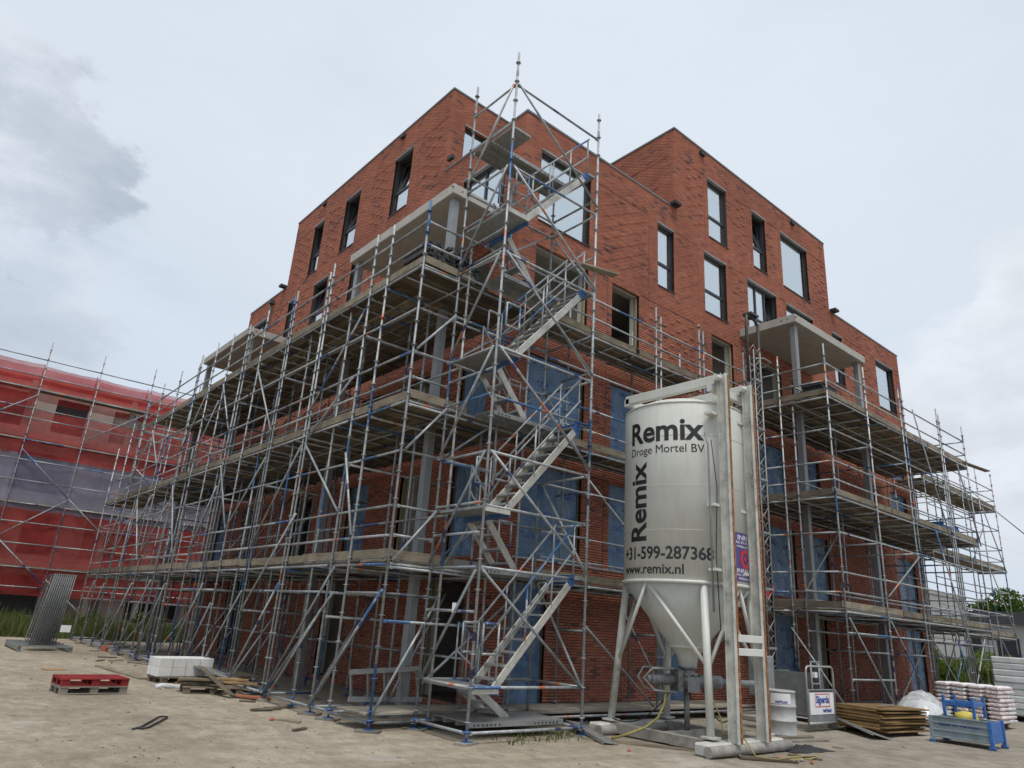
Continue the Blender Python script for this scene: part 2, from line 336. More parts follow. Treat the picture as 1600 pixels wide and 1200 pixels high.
def part(name, mb, material, parent, bevel=0, fix=False, origin=None):
    """mesh given in world coordinates, hung under parent; origin sets the object's origin"""
    og = tuple(origin) if origin is not None else tuple(wpos(parent))
    return link(name, mb.mesh(name, material, og, fix, bevel), parent, og)
def tag(o, label, cat, group=None):
    o['label'] = label; o['category'] = cat
    if group: o['group'] = group
    return o
def thing(name, label, cat, loc=(0, 0, 0), group=None):
    o = bpy.data.objects.new(name, None); COL.objects.link(o); o.location = loc; o.empty_display_size = .2
    return tag(o, label, cat, group)
def solid(name, mb, material, label, cat, loc=(0, 0, 0), group=None, bevel=0, rot=None):
    """top-level thing that is one mesh; mesh coordinates are local to loc"""
    o = link(name, mb.mesh(name, material, fix=True, bevel=bevel), None, loc)
    if rot is not None: o.rotation_euler = rot
    return tag(o, label, cat, group)
def struct(name, me, loc=(0, 0, 0)):
    o = link(name, me, None, loc); o['kind'] = 'structure'; return o

# ================================================================== GROUND
def nonuni(lo, hi, c, n, p=2.2):
    t_ = np.linspace(-1, 1, n); s_ = np.sign(t_)*np.abs(t_)**p
    return np.where(s_ < 0, c + s_*(c-lo), c + s_*(hi-c))
gx = nonuni(-500, 700, 9, 150, 3); gy = nonuni(-500, 700, 12, 150, 3)
GXX, GYY = np.meshgrid(gx, gy, indexing='ij')
def ground_h(x, y):
    return G + .016*np.sin(x*1.3+.4*y)*np.sin(y*.9-.3*x) + .010*np.sin(x*3.1+1)*np.cos(y*2.7+.5*x)
GZ = ground_h(GXX, GYY); GZ = np.where((GXX**2+GYY**2) > 8000, G, GZ)
gm = bpy.data.meshes.new('ground'); nx_, ny_ = GXX.shape
idx = np.arange(nx_*ny_).reshape(nx_, ny_)
gm.from_pydata(np.stack([GXX, GYY, GZ], -1).reshape(-1, 3).tolist(), [], np.stack([idx[:-1, :-1], idx[1:, :-1], idx[1:, 1:], idx[:-1, 1:]], -1).reshape(-1, 4).tolist())
gm.polygons.foreach_set('use_smooth', [True]*len(gm.polygons)); gm.materials.append(MATS['sand'])
struct('ground', gm)

# ================================================================== APARTMENT BUILDING
WX, WY = 9.85, 12.05                        # planes of the two street facades
LEFT_END, RIGHT_END = 31.8, 33.4
LOW, HIGH = 15.0, 18.2
LB0, LB1, LBX = 15.9, 27.7, 15.6            # raised block on the left facade (Y range, depth in X)
RB0, RB1, RBY = 16.35, 26.8, 21.5           # raised block on the right facade
building = thing('apartment_building', 'unfinished red brick apartment building with stepped flat roofs behind the scaffolding', 'building', (WX, WY, G))

class Fac:
    def __init__(s, o, U, N): s.o = Vector(o); s.U = Vector(U); s.N = Vector(N); s.flip = s.U.cross(Vector((0, 0, 1))).dot(s.N) < 0
    def P(s, u, z, d=0): return s.o + s.U*u + s.N*d + Vector((0, 0, z))
    def box(s, mb, u0_, u1, z0, z1, d0, d1, hinge=None):
        pts = []
        for d in (d1, d0):
            for u, z in ((u0_, z0), (u1, z0), (u1, z1), (u0_, z1)):
                if hinge: k = z-hinge[0]; pts.append(s.P(u, hinge[0]+k*math.cos(hinge[1]), d-k*math.sin(hinge[1])))
                else: pts.append(s.P(u, z, d))
        i = len(mb.v); mb.v += [tuple(p) for p in pts]
        for q in ((0, 1, 2, 3), (7, 6, 5, 4), (0, 4, 5, 1), (1, 5, 6, 2), (2, 6, 7, 3), (3, 7, 4, 0)):
            mb.f.append(tuple(i+k for k in (q if not s.flip else q[::-1]))); mb.sm.append(False)
        return mb
FR = Fac((0, WY, 0), (1, 0, 0), (0, -1, 0)); FL = Fac((WX, 0, 0), (0, 1, 0), (-1, 0, 0))
FLB = Fac((0, LB0, 0), (1, 0, 0), (0, -1, 0)); FRB = Fac((RB0, 0, 0), (0, 1, 0), (-1, 0, 0))

Z5, Z4, Z3, Z2, Z1, Z0 = (14.77, 17.13), (11.85, 14.05), (8.80, 11.15), (5.85, 8.10), (3.20, 5.38), (.12, 2.72)
OPEN_R = [(18.23, 19.38, Z5, 'two'), (21.05, 22.0, Z5, 'tilt'), (23.12, 25.2, Z5, 'one'),
  (10.45, 12.4, Z4, 'one'), (15.44, 16.27, Z4, 'two'), (17.9, 19.2, Z4, 'two'), (20.53, 22.5, Z4, 'three'), (23.2, 25.27, Z4, 'cols'), (26.85, 27.72, Z4, 'two'), (30.86, 32.7, Z4, 'one'),
  (10.45, 12.4, Z3, 'raw'), (13.38, 14.57, Z3, 'raw'), (18.2, 19.45, Z3, 'raw'), (20.5, 22.5, Z3, 'raw'), (23.2, 25.2, Z3, 'raw'), (26.85, 27.72, Z3, 'sheet'), (30.86, 32.6, Z3, 'sheet'),
  (10.45, 12.4, Z2, 'sheet'), (13.42, 14.6, Z2, 'sheet'), (18.3, 19.4, Z2, 'raw'), (20.5, 22.4, Z2, 'sheet'), (23.1, 24.8, Z2, 'sheet'), (28.7, 29.35, Z2, 'sheet'), (30.88, 32.5, Z2, 'sheet'),
  (10.45, 12.4, Z1, 'sheet'), (13.42, 14.6, Z1, 'sheet'), (18.3, 19.4, Z1, 'raw'), (20.9, 22.7, Z1, 'sheet'), (23.2, 25.0, Z1, 'sheet'), (28.7, 29.35, Z1, 'sheet'), (30.88, 32.6, Z1, 'sheet'),
  (10.3, 11.4, Z0, 'sheet'), (15.42, 16.75, Z0, 'sheet'), (20.9, 22.4, Z0, 'sheet'), (23.5, 24.5, Z0, 'raw'), (28.66, 29.3, Z0, 'sheet'), (31.0, 32.6, Z0, 'sheet')]
OPEN_L = [(18.1, 19.28, Z5, 'tilt'), (21.75, 22.95, Z5, 'tilt'), (24.8, 25.7, Z5, 'tilt'),
  (12.9, 14.8, Z4, 'cols'), (20.78, 21.6, Z4, 'two'), (23.5, 24.72, Z4, 'tilt'), (26.4, 27.15, Z4, 'one'), (29.2, 31.0, Z4, 'cols'),
  (13.2, 15.9, Z3, 'raw'), (18.1, 19.28, Z3, 'raw'), (21.75, 22.95, Z3, 'raw'), (26.2, 28.8, Z3, 'raw'), (29.6, 30.8, Z3, 'raw'),
  (12.9, 14.0, Z2, 'sheet'), (14.9, 16.4, Z2, 'raw'), (18.1, 19.28, Z2, 'raw'), (21.75, 22.95, Z2, 'sheet'), (26.2, 27.9, Z2, 'raw'), (29.2, 30.6, Z2, 'raw'),
  (12.9, 14.0, Z1, 'sheet'), (14.9, 16.4, Z1, 'raw'), (18.1, 19.28, Z1, 'sheet'), (21.75, 22.95, Z1, 'raw'), (26.2, 27.9, Z1, 'raw'), (29.2, 30.6, Z1, 'sheet'),
  (13.1, 14.6, Z0, 'raw'), (18.5, 20.0, Z0, 'raw'), (26.0, 28.0, Z0, 'raw')]
OPEN_LB = [(10.42, 11.35, (14.95, 17.05), 'two')]
# panels with bricks standing proud, bounded on one side and on top by an open joint
PAN_R = [(16.55, 18.0, *Z5), (19.55, 20.9, *Z5), (22.2, 22.95, *Z5), (25.4, 26.7, *Z5), (12.6, 15.0, 11.7, 14.05), (16.42, 17.55, *Z4), (19.35, 20.3, *Z4), (22.65, 23.1, *Z4), (27.9, 30.3, *Z4), (32.8, 33.3, *Z4),
         (14.72, 17.3, *Z3), (12.6, 13.2, *Z3), (25.5, 26.7, *Z3), (28.3, 30.3, *Z3), (12.6, 13.2, *Z2), (25.2, 28.4, *Z2), (12.6, 13.2, *Z1)]
PAN_L = [(16.0, 17.6, *Z5), (19.5, 20.9, *Z5), (23.1, 24.3, *Z5), (25.85, 27.5, *Z5), (15.0, 17.4, *Z4), (18.6, 20.6, *Z4), (21.8, 23.2, *Z4), (24.9, 26.2, *Z4), (27.3, 28.9, *Z4), (16.6, 17.9, *Z3), (19.5, 21.5, *Z3)]
PAN_RB = [(12.25, 21.2, 14.77, 17.13)]
CH, BL, JN = .062, .222, .013
def sub(iv, cuts):
    out = [iv]
    for a, b in cuts:
        nx = []
        for p, q in out:
            if b <= p or a >= q: nx.append((p, q)); continue
            if a > p: nx.append((p, a))
            if b < q: nx.append((b, q))
        out = nx
    return out
def lay_bricks(fac, rows, opens, panels, z_lo, z_hi, proud=True):
    """one list of (u0,u1,z0,z1,front) for the whole facade, course by course"""
    out = []
    for c in range(int(round((z_hi-z_lo)/CH))):
        z0 = z_lo+c*CH; z1 = z0+CH-JN; zm = (z0+z1)/2
        cuts = [(a, b) for a, b, (p, q), _ in opens if p < zm < q]
        cuts += [(b-.015, b+.015) for a, b, p, q in panels if p-.6 < zm < q+.05]
        pans = [(a, b, q) for a, b, p, q in panels if p < zm < q+.12]
        for iv in rows(zm):
            for a, b in sub(iv, cuts):
                off = (c % 2)*BL/2
                k = math.floor((a-off)/BL); u = k*BL+off; bi = k
                while u < b:
                    p, q = max(u, a), min(u+BL-.006, b)
                    if p == a and q-p < .05: u += BL; bi += 1; q = min(u+BL-.006, b)      # no slivers at a corner or reveal
                    if q < b and b-q < .06: q = b
                    if q-p > .02:
                        d = random.gauss(0, .0016); zz = z1
                        for pa, pb, pq in pans:
                            if pa < (p+q)/2 < pb:
                                if zm < pq and proud and c % 3 == 0 and bi % 3 == (c//3) % 2 and q-p > .15 and pa+.1 < p and q < pb-.1: d += .017
                                if abs(zm-pq) < CH/2: zz = z1-.028
                        out.append((p, q, z0, zz, d))
                    u += BL; bi += 1
    return out
def tones(lst):
    """kiln colour of each brick: mostly even, with loose clusters of dark ones"""
    a = np.array(lst); u, z = a[:, 0], a[:, 2]; p = np.full(len(a), .035)
    area = (u.max()-u.min())*(z.max()-z.min())
    for _ in range(int(area/5)):
        cu, cz, rr = rng.uniform(u.min(), u.max()), rng.uniform(z.min(), z.max()), rng.uniform(.25, .7)
        p = np.maximum(p, .30*np.exp(-(((u-cu)/rr)**2+((z-cz)/(rr*.5))**2)))
    return np.where(rng.random(len(a)) < p, rng.uniform(0, .12, len(a)), rng.uniform(.13, 1, len(a)))
def brick_field(name, fac, lst, parent, depth=.095):
    a = np.array(lst); n = len(a); z_ = np.zeros(n)
    o = np.array(fac.o); U = np.array(fac.U); N = np.array(fac.N)
    def P(u, z, d): v = o + u[:, None]*U + d[:, None]*N; v[:, 2] += z; return v
    f, b = a[:, 4], a[:, 4]*0-depth
    V = np.stack([P(a[:, 0], a[:, 2], f), P(a[:, 1], a[:, 2], f), P(a[:, 1], a[:, 3], f), P(a[:, 0], a[:, 3], f),
                  P(a[:, 0], a[:, 2], b), P(a[:, 1], a[:, 2], b), P(a[:, 1], a[:, 3], b), P(a[:, 0], a[:, 3], b)], 1)
    q = np.array([(0, 1, 2, 3), (0, 4, 5, 1), (1, 5, 6, 2), (2, 6, 7, 3), (3, 7, 4, 0)])
    if fac.flip: q = q[:, ::-1]
    Fc = (np.arange(n)*8)[:, None, None] + q[None]
    base = np.array(wpos(parent)); V = (V-base).reshape(-1, 3)
    me = bpy.data.meshes.new(name); me.vertices.add(n*8); me.vertices.foreach_set('co', V.astype(np.float32).ravel())
    me.loops.add(n*20); me.loops.foreach_set('vertex_index', Fc.astype(np.int32).ravel())
    me.polygons.add(n*5); me.polygons.foreach_set('loop_start', np.arange(0, n*20, 4, dtype=np.int32))
    at = me.attributes.new('tone', 'FLOAT', 'FACE'); at.data.foreach_set('value', np.repeat(tones(lst), 5).astype(np.float32))
    me.materials.append(MATS['brick_field']); me.update(calc_edges=True)
    ob = link(name, me, parent, base); ob['kind'] = 'stuff'; return ob
def wall(fac, zones, opens, parent, thick=.34):
    mb = MB(); zs = sorted({z for _, _, a, b in zones for z in (a, b)} | {z for o in opens for z in o[2]})
    for za, zb in zip(zs, zs[1:]):
        zm = (za+zb)/2; cuts = [(a, b) for a, b, (p, q), _ in opens if p < zm < q]
        for a, b, p, q in zones:
            if p < zm < q:
                for s0, s1 in sub((a, b), cuts): fac.box(mb, s0, s1, za, zb, -.020-thick, -.020)
    return part('wall', mb, 'mortar', parent)
wallR = wall(FR, [(WX+.02, RIGHT_END, G, LOW-.06), (RB0+.02, RB1, LOW-.06, HIGH-.06)], OPEN_R, building)
wallL = wall(FL, [(WY+.37, LEFT_END, G, LOW-.06), (LB0+.02, LB1, LOW-.06, HIGH-.06)], OPEN_L, building)
wallLB = wall(FLB, [(WX+.37, LBX, LOW-.3, HIGH-.06)], OPEN_LB, building)
wallRB = wall(FRB, [(WY+.37, RBY, LOW-.3, HIGH-.06)], [], building)
bR = lay_bricks(FR, lambda z: [(WX, RIGHT_END)] if z < LOW-.05 else [(RB0, RB1)], OPEN_R, PAN_R, G+.02, HIGH-.06)
bL = lay_bricks(FL, lambda z: [(WY+.097, LEFT_END)] if z < LOW-.05 else [(LB0+.097, LB1)], OPEN_L, PAN_L, G+.02, HIGH-.06)
bLB = lay_bricks(FLB, lambda z: [(WX, LBX)], OPEN_LB, [], G+.02+CH*241, HIGH-.06)
bRB = lay_bricks(FRB, lambda z: [(WY+.097, RBY)], [], PAN_RB, G+.02+CH*241, HIGH-.06, proud=False)
single = [b for b in bR if 12.42 < b[0] and b[1] < 15.2 and .2 < b[2] < 1.98 and b[1]-b[0] > .2 and abs(b[4]) < .01][:298]
ss = set(map(id, single)); bR = [b for b in bR if id(b) not in ss]
brick_field('brick_courses', FR, bR, wallR); brick_field('brick_courses', FL, bL, wallL)
brick_field('brick_courses', FLB, bLB, wallLB); brick_field('brick_courses', FRB, bRB, wallRB)
bm1 = MB().box((0, .047, 0), (BL-.006, .095, CH-JN)).mesh('brick', 'brick', bevel=.0035)
for p, q, z0, z1, d in single: link('brick', bm1, wallR, ((p+q)/2, WY-d, (z0+z1)/2))

# windows, raw openings and membrane-covered openings
def window(fac, u0_, u1, zr, kind, parent=building):
    z0, z1 = zr; fw_ = .075; di, do = -.20, -.11; b = MB()
    def ring(mb, a, c, e, f, w_, d0, d1, hinge=None):
        fac.box(mb, a, a+w_, e, f, d0, d1, hinge); fac.box(mb, c-w_, c, e, f, d0, d1, hinge)
        fac.box(mb, a+w_, c-w_, e, e+w_, d0, d1, hinge); fac.box(mb, a+w_, c-w_, f-w_, f, d0, d1, hinge)
    ring(b, u0_+.004, u1-.004, z0+.004, z1-.004, fw_, di, do)
    zt = z0+(z1-z0)*.40; panes = []; cols = {'three': 3, 'cols': 2}.get(kind, 1); W_ = (u1-u0_-2*fw_)
    us = [u0_+fw_+W_*i/cols for i in range(cols+1)]
    split = kind in ('two', 'tilt', 'three')
    for x in us[1:-1]: fac.box(b, x-.035, x+.035, z0+fw_, z1-fw_, di+.003, do-.003)
    if split: fac.box(b, u0_+fw_, u1-fw_, zt-.045, zt+.045, di+.006, do-.006)
    for i in range(cols):
        a, c = us[i]+(.03 if i else 0), us[i+1]-(.03 if i < cols-1 else 0)
        if split: panes += [(a, c, z0+fw_, zt-.03, False), (a, c, zt+.03, z1-fw_, kind == 'tilt' or (kind == 'three' and i == 2))]
        else: panes.append((a, c, z0+fw_, z1-fw_, False))
    wf = part('window', b, 'dark_frame', parent, fix=True)
    for a, c, e, f, tl in panes:
        if tl:
            hg = (e+.02, R(8.5)); sb = MB(); ring(sb, a+.01, c-.01, e+.02, f-.02, .055, -.215, -.15, hg); part('sash', sb, 'dark_frame', wf, fix=True)
            part('pane', fac.box(MB(), a+.06, c-.06, e+.07, f-.07, -.19, -.176, hg), 'glass', wf, fix=True)
        else: part('pane', fac.box(MB(), a-.01, c+.01, e-.01, f+.01, -.165, -.150), 'glass', wf, fix=True)
    part('head_trim', fac.box(MB(), u0_-.01, u1+.01, z1-.006, z1+.028, -.10, .022), 'trim', wf, fix=True)
    part('sill', fac.box(MB(), u0_-.01, u1+.01, z0-.022, z0+.006, -.105, .03), 'dark_frame', wf, fix=True)
def raw(fac, u0_, u1, zr, parent=building):
    o = part('door_lining', fac.box(MB(), u0_+.002, u0_+.04, zr[0], zr[1]-.05, -.33, -.13), 'concrete', parent, fix=True)
    part('door_lining', fac.box(MB(), u1-.05, u1-.002, zr[0], zr[1]-.05, -.33, -.20), 'plaster', parent, fix=True)
    part('insulation_strip', fac.box(MB(), u1-.05, u1-.002, zr[0], zr[1]-.05, -.197, -.10), 'insulation', parent, fix=True)
    part('door_lining', fac.box(MB(), u0_+.002, u1-.002, zr[1]-.05, zr[1]-.002, -.33, -.12), 'concrete', parent, fix=True)
def sheet(fac, u0_, u1, zr, parent=building):
    nu, nz = 10, 14; mb = MB(); g = {}
    for i in range(nu+1):
        for j in range(nz+1):
            e = min(i, nu-i, 2)/2*min(j, nz-j, 2)/2
            d = -.10 - .035*e*(1+math.sin(i*1.7+j*.6+u0_*3)+.5*math.sin(j*1.9+i*.4+zr[0]))
            g[i, j] = len(mb.v); mb.v.append(tuple(fac.P(u0_-.01+(u1-u0_+.02)*i/nu, zr[0]-.01+(zr[1]-zr[0]+.02)*j/nz, d)))
    for i in range(nu):
        for j in range(nz): mb.f.append((g[i, j], g[i+1, j], g[i+1, j+1], g[i, j+1])); mb.sm.append(True)
    b2 = part('membrane_sheet', mb, 'membrane', parent)
    for x in (u0_+.03, u1-.03): part('batten', fac.box(MB(), x-.02, x+.02, zr[0], zr[1], -.098, -.075), 'board', b2)
for fac, lst in ((FR, OPEN_R), (FL, OPEN_L), (FLB, OPEN_LB)):
    for a, b, zr, kind in lst:
        if kind == 'raw': raw(fac, a, b, zr)
        elif kind == 'sheet': sheet(fac, a, b, zr)
        else: window(fac, a, b, zr, kind)
# inside: floors, partitions, roofs, closed rear
for zf in (.02, 3.0, 5.68, 8.62, 11.65):
    part('floor_slab', MB().bb(WX+.36, RIGHT_END-.1, WY+.36, LEFT_END-.1, zf-.26, zf), 'concrete', building)
part('roof_slab', MB().bb(WX+.36, RIGHT_END-.05, WY+.36, LEFT_END-.05, LOW-.55, LOW-.33), 'concrete', building)
part('roof_slab', MB().bb(WX+.36, LBX, LB0+.36, LB1-.02, HIGH-.45, HIGH-.2), 'concrete', building)
part('roof_slab', MB().bb(RB0+.36, RB1-.02, WY+.36, RBY, HIGH-.45, HIGH-.2), 'concrete', building)
pm = MB()
for k in range(5):
    z0, z1 = ((.02, 2.74), (3.0, 5.42), (5.68, 8.36), (8.62, 11.39), (11.65, LOW-.55))[k]
    pm.bb(WX+.36, RIGHT_END-.1, WY+4.2, WY+4.35, z0, z1); pm.bb(WX+4.2, WX+4.35, WY+4.35, LEFT_END-.1, z0, z1)
    for x in (13.0, 17.0, 20.0, 23.0, 26.2, 29.8): pm.bb(x-.06, x+.06, WY+.36, WY+4.2, z0, z1)
    for y in (17.0, 20.4, 24.0, 28.95): pm.bb(WX+.36, WX+4.2, y-.06, y+.06, z0, z1)
part('partition_wall', pm, 'plaster', building)
rm = MB(); rm.bb(RIGHT_END-.1, RIGHT_END, WY+.36, LEFT_END, G, LOW-.06); rm.bb(WX+.36, RIGHT_END-.1, LEFT_END-.1, LEFT_END, G, LOW-.06)
rm.bb(LBX-.1, LBX, LB0+.36, LB1-.1, LOW-.33, HIGH-.06); rm.bb(WX+.36, LBX, LB1-.1, LB1, LOW-.33, HIGH-.06)
rm.bb(RB1-.1, RB1, WY+.36, RBY-.1, LOW-.33, HIGH-.06); rm.bb(RB0+.36, RB1, RBY-.1, RBY, LOW-.33, HIGH-.06)
part('rear_wall', rm, 'brick', building)
def cap(x0, x1, y0, y1, z): part('roof_edge_trim', MB().bb(x0, x1, y0, y1, z-.05, z+.015), 'roof_trim', building)
cap(WX-.02, RB0, WY-.02, WY+.34, LOW); cap(RB1, RIGHT_END+.02, WY-.02, WY+.34, LOW); cap(WX-.02, WX+.34, WY+.34, LB0, LOW); cap(WX-.02, WX+.34, LB1, LEFT_END+.02, LOW)
cap(WX-.02, LBX, LB0-.02, LB0+.34, HIGH); cap(WX-.02, WX+.34, LB0+.34, LB1+.02, HIGH); cap(RB0-.02, RB1+.02, WY-.02, WY+.34, HIGH); cap(RB0-.02, RB0+.34, WY+.34, RBY, HIGH)
for f_, u, z in ((FL, 15.6, 15.3), (FR, 17.9, 17.95), (FR, 24.1, 17.95), (FL, 18.9, 17.95), (FL, 25.0, 17.95)):
    part('vent_box', f_.box(MB(), u-.13, u+.13, z-.07, z+.05, -.02, .10), 'black', building)
for x, y in ((RB0-.12, WY-.10), (WX-.10, LB1+.15), (RB1+.2, WY-.12)):
    part('roof_spout', MB().box((x, y, LOW+.04), (.34, .26, .10)), 'black', building)
dp = MB().tube((WX-.12, 12.75, 11.8), (WX-.12, 12.75, 14.25), .05, 10).box((WX-.12, 12.75, 14.3), (.2, .2, .16)); part('downpipe', dp, 'cap', building)
dp = MB().tube((WX-.12, 28.9, 8.9), (WX-.12, 28.9, 14.6), .05, 10).box((WX-.12, 28.9, 14.62), (.2, .2, .16)); part('downpipe', dp, 'cap', building)
part('wall_lamp', FL.box(MB(), 15.2, 15.35, 13.9, 14.15, 0, .1), 'grey_steel', building)
# balconies: slabs on steel columns
def balcony(x0, x1, y0, y1, cols):
    for zt, th in ((3.0, .24), (11.82, .27)):
        s_ = part('balcony_slab', MB().bb(x0, x1, y0, y1, zt-th, zt), 'concrete', building, bevel=.012)
        if zt > 11:
            pl = MB()
            for cx_, cy_ in cols:
                for dx in (-.25, .05, .25):
                    pl.tube((cx_+dx, y0+.001, zt-.13), (cx_+dx, y0-.006, zt-.13), .022, 8); pl.tube((x0+.001, cy_+dx, zt-.13), (x0-.006, cy_+dx, zt-.13), .022, 8)
            part('bolt_recess', pl, 'concrete_dirty', s_)
    zs = ((G, 2.76), (3.0, 11.55))
    for cx_, cy_ in cols:
        for k, (a, b) in enumerate(zs):
            c_ = MB(); c_.bb(cx_-.09, cx_+.09, cy_-.09, cy_+.09, a, b)
            cc = part('column', c_, 'column_steel', building, bevel=.008)
            part('base_plate', MB().bb(cx_-.15, cx_+.15, cy_-.15, cy_+.15, a+.001, a+.02), 'grey_steel', cc)
BX = 7.92; BYR = 10.03
balcony(BX, WX-.001, 12.32, 17.5, ((BX+.22, 12.55), (BX+.22, 17.25)))
balcony(BX, WX-.001, 25.4, 30.6, ((BX+.22, 25.65), (BX+.22, 30.35)))
balcony(19.85, 24.8, BYR, WY-.001, ((20.1, BYR+.22), (24.55, BYR+.22)))

# ================================================================== SCAFFOLDING
_tc = {}
TR = .0245
def tube_mesh(L, kind, r=TR, material='galv'):
    L = round(L, 2); key = (L, kind, r, material)
    if key not in _tc:
        mb = MB().tube((0, 0, 0), (0, 0, L), r, 8)
        if kind == 'std':                                     # ringlock rosettes every half metre
            k = .22
            while k < L-.04: mb.lathe([(r, k-.006), (.056, k-.005), (.056, k+.005), (r, k+.006)], n=8, caps=False); k += .5
            mb.lathe([(r+.004, L-.62), (r+.006, L-.60), (r+.006, L-.50), (r+.004, L-.48)], n=8, caps=False)
        elif kind == 'ledger':                                # wedge heads at both ends
            mb.box((0, 0, .035), (.062, .036, .07)).box((0, 0, L-.035), (.062, .036, .07))
        _tc[key] = mb.mesh('tube', material)
    return _tc[key]
def pole(parent, name, p, q, kind='plain', r=TR, material='galv'):
    p = Vector(p); d = Vector(q)-p
    return link(name, tube_mesh(d.length, kind, r, material), parent, p, Vector((0, 0, 1)).rotation_difference(d.normalized()))
_jack = MB().bb(-.075, .075, -.075, .075, 0, .01).tube((0, 0, .01), (0, 0, .2), .017, 8).lathe([(.02, .13), (.07, .135), (.07, .15), (.02, .155)], n=8)
JACK = _jack.mesh('base_jack', 'blue_paint'); PAD = MB().bb(-.2, .2, -.11, .11, -.03, .04).mesh('sole_board', 'walk_board')
def standard(parent, x, y, top, pad=True, bot=None):
    b = G+.10 if bot is None else bot
    o = pole(parent, 'standard', (x, y, b), (x, y, top), 'std')
    if bot is None:
        link('base_jack', JACK, o if False else parent, (x, y, G+.04))
        if pad: link('sole_board', PAD, parent, (x, y, G), Quaternion((0, 0, 1), random.uniform(0, 3)))
    return o
_pc = {}
def plank_mesh(L, w_, th, material):
    L = round(L, 1); key = (L, round(w_, 3), th, material)
    if key not in _pc: _pc[key] = MB().box((L/2, 0, 0), (L, w_, th)).mesh('plank', material, bevel=.004)
    return _pc[key]
def plank(parent, p, q, w_=.22, th=.04, material='board', name='plank'):
    p = Vector(p); d = Vector(q)-p
    rot = Vector((1, 0, 0)).rotation_difference(d.normalized())
    return link(name, plank_mesh(d.length, w_, th, material), parent, p, rot)
def deck(parent, x0, x1, y0, y1, z, along, step=2.6, material='board'):
    """boards side by side, butted along their length at uneven joints"""
    a0, a1, c0, c1 = (x0, x1, y0, y1) if along == 'x' else (y0, y1, x0, x1)
    n = max(1, round((c1-c0)/.232)); pw = (c1-c0)/n
    for i in range(n):
        c = c0+pw*(i+.5); m = max(1, round((a1-a0)/step)); cuts = [a0]
        for k in range(1, m): cuts.append(a0+(a1-a0)*k/m+random.uniform(-.25, .25))
        cuts.append(a1)
        for s0, s1 in zip(cuts, cuts[1:]):
            z_ = z+random.uniform(0, .012); e0 = s0-random.uniform(0, .05)
            if along == 'x': plank(parent, (e0, c, z_), (s1-.015, c, z_), pw-.016, .038, material)
            else: plank(parent, (c, e0, z_), (c, s1-.015, z_), pw-.016, .038, material)
def toe(parent, p, q, seg=3.6, h=.165):
    p = Vector(p); q = Vector(q); L = (q-p).length; m = max(1, round(L/seg)); d = (q-p)/m
    for k in range(m):
        a = p+d*k+Vector((0, 0, random.uniform(-.015, .02))); b = p+d*(k+1)+d.normalized()*random.uniform(-.02, .15)+Vector((0, 0, random.uniform(-.015, .02)))
        plank(parent, a, b, .035, h, 'toe_wood', 'toe_board')
DZ = (2.64, 5.63, 8.52)                       # deck tube levels
RAILS = (.50, 1.02); MID = -.95
def run(parent, P, tops, base=True, levels=DZ, rails=RAILS, skip=(), mid=True, top_extra=True):
    """ledgers and guard rails between neighbouring standards in list P [(x,y)]"""
    for k, (a, b) in enumerate(zip(P, P[1:])):
        if k in skip: continue
        A = Vector((*a, 0)); B = Vector((*b, 0)); d = (B-A).normalized()*TR
        def lay(nm, z): pole(parent, nm, A+d+Vector((0, 0, z+random.uniform(-.012, .012))), B-d+Vector((0, 0, z+random.uniform(-.012, .012))), 'ledger')
        if base: lay('ledger', .10)
        for z in levels:
            lay('ledger', z)
            for r_ in rails: lay('guard_rail', z+r_)
            if mid and z > 3: lay('ledger', z+MID)

# ---- left facade run
XO, XM, XI = 6.55, 7.70, 9.50
YL = [11.0, 12.42, 13.15, 15.30, 17.45, 19.5, 20.9, 22.35, 23.9, 25.5, 27.9, 30.2, 32.1, 34.0, 36.0]
TOPL = [10.05, 10.05, 10.1, 10.15, 10.1, 10.15, 10.1, 10.2, 10.3, 10.25, 10.2, 10.2, 9.9, 9.5, 8.3]
SL = thing('facade_scaffold', 'long galvanised tube scaffold with three timber decks running towards the red netted building', 'scaffold', (XO, 11.0, G))
for y, tp in zip(YL, TOPL): standard(SL, XO, y, tp)
for y in (15.52, 17.66, 25.72, 20.7): standard(SL, XO+.02, y, 10.0, False)
run(SL, [(XO, y) for y in YL[:13]], None); run(SL, [(XO, y) for y in YL[12:]], None, levels=DZ[:2])
inbal = lambda y: 12.32-.3 < y < 17.5+.2 or 25.4-.3 < y < 30.6+.2
for i, y in enumerate(YL):
    nz = 3 if i < 13 else 2
    standard(SL, XM, y, DZ[nz-1]+(1.1 if i in (0, 1) else -.1), False)
    far = XI
    if not inbal(y): standard(SL, XI, y, DZ[nz-1]-.1, False)
    for z in DZ[:nz]:
        pole(SL, 'transom', (XO+TR, y, z-.05), (far, y, z-.05), 'ledger')
        if i % 2 == 0: pole(SL, 'transom', (XO+TR, y, z+MID), (far, y, z+MID), 'ledger')
    pole(SL, 'transom', (XO+TR, y, .1), (XM-TR, y, .1), 'ledger'); pole(SL, 'transom', (XO+TR, y, 2.14), (XM, y, 2.14), 'ledger')
for k in range(len(YL)-1):                    # inner row ledgers
    for z in DZ[:3 if k < 12 else 2]:
        pole(SL, 'ledger', (XM, YL[k]+TR, z), (XM, YL[k+1]-TR, z), 'ledger')
    if k not in (1, 2, 3, 4, 9, 10): pole(SL, 'ledger', (XI, YL[k]+TR, DZ[1]), (XI, YL[k+1]-TR, DZ[1]), 'ledger'); pole(SL, 'ledger', (XI, YL[k]+TR, DZ[2]), (XI, YL[k+1]-TR, DZ[2]), 'ledger')
    if k % 3 != 1: pole(SL, 'ledger', (XO, YL[k]+TR, 2.14), (XO, YL[k+1]-TR, 2.14), 'ledger')
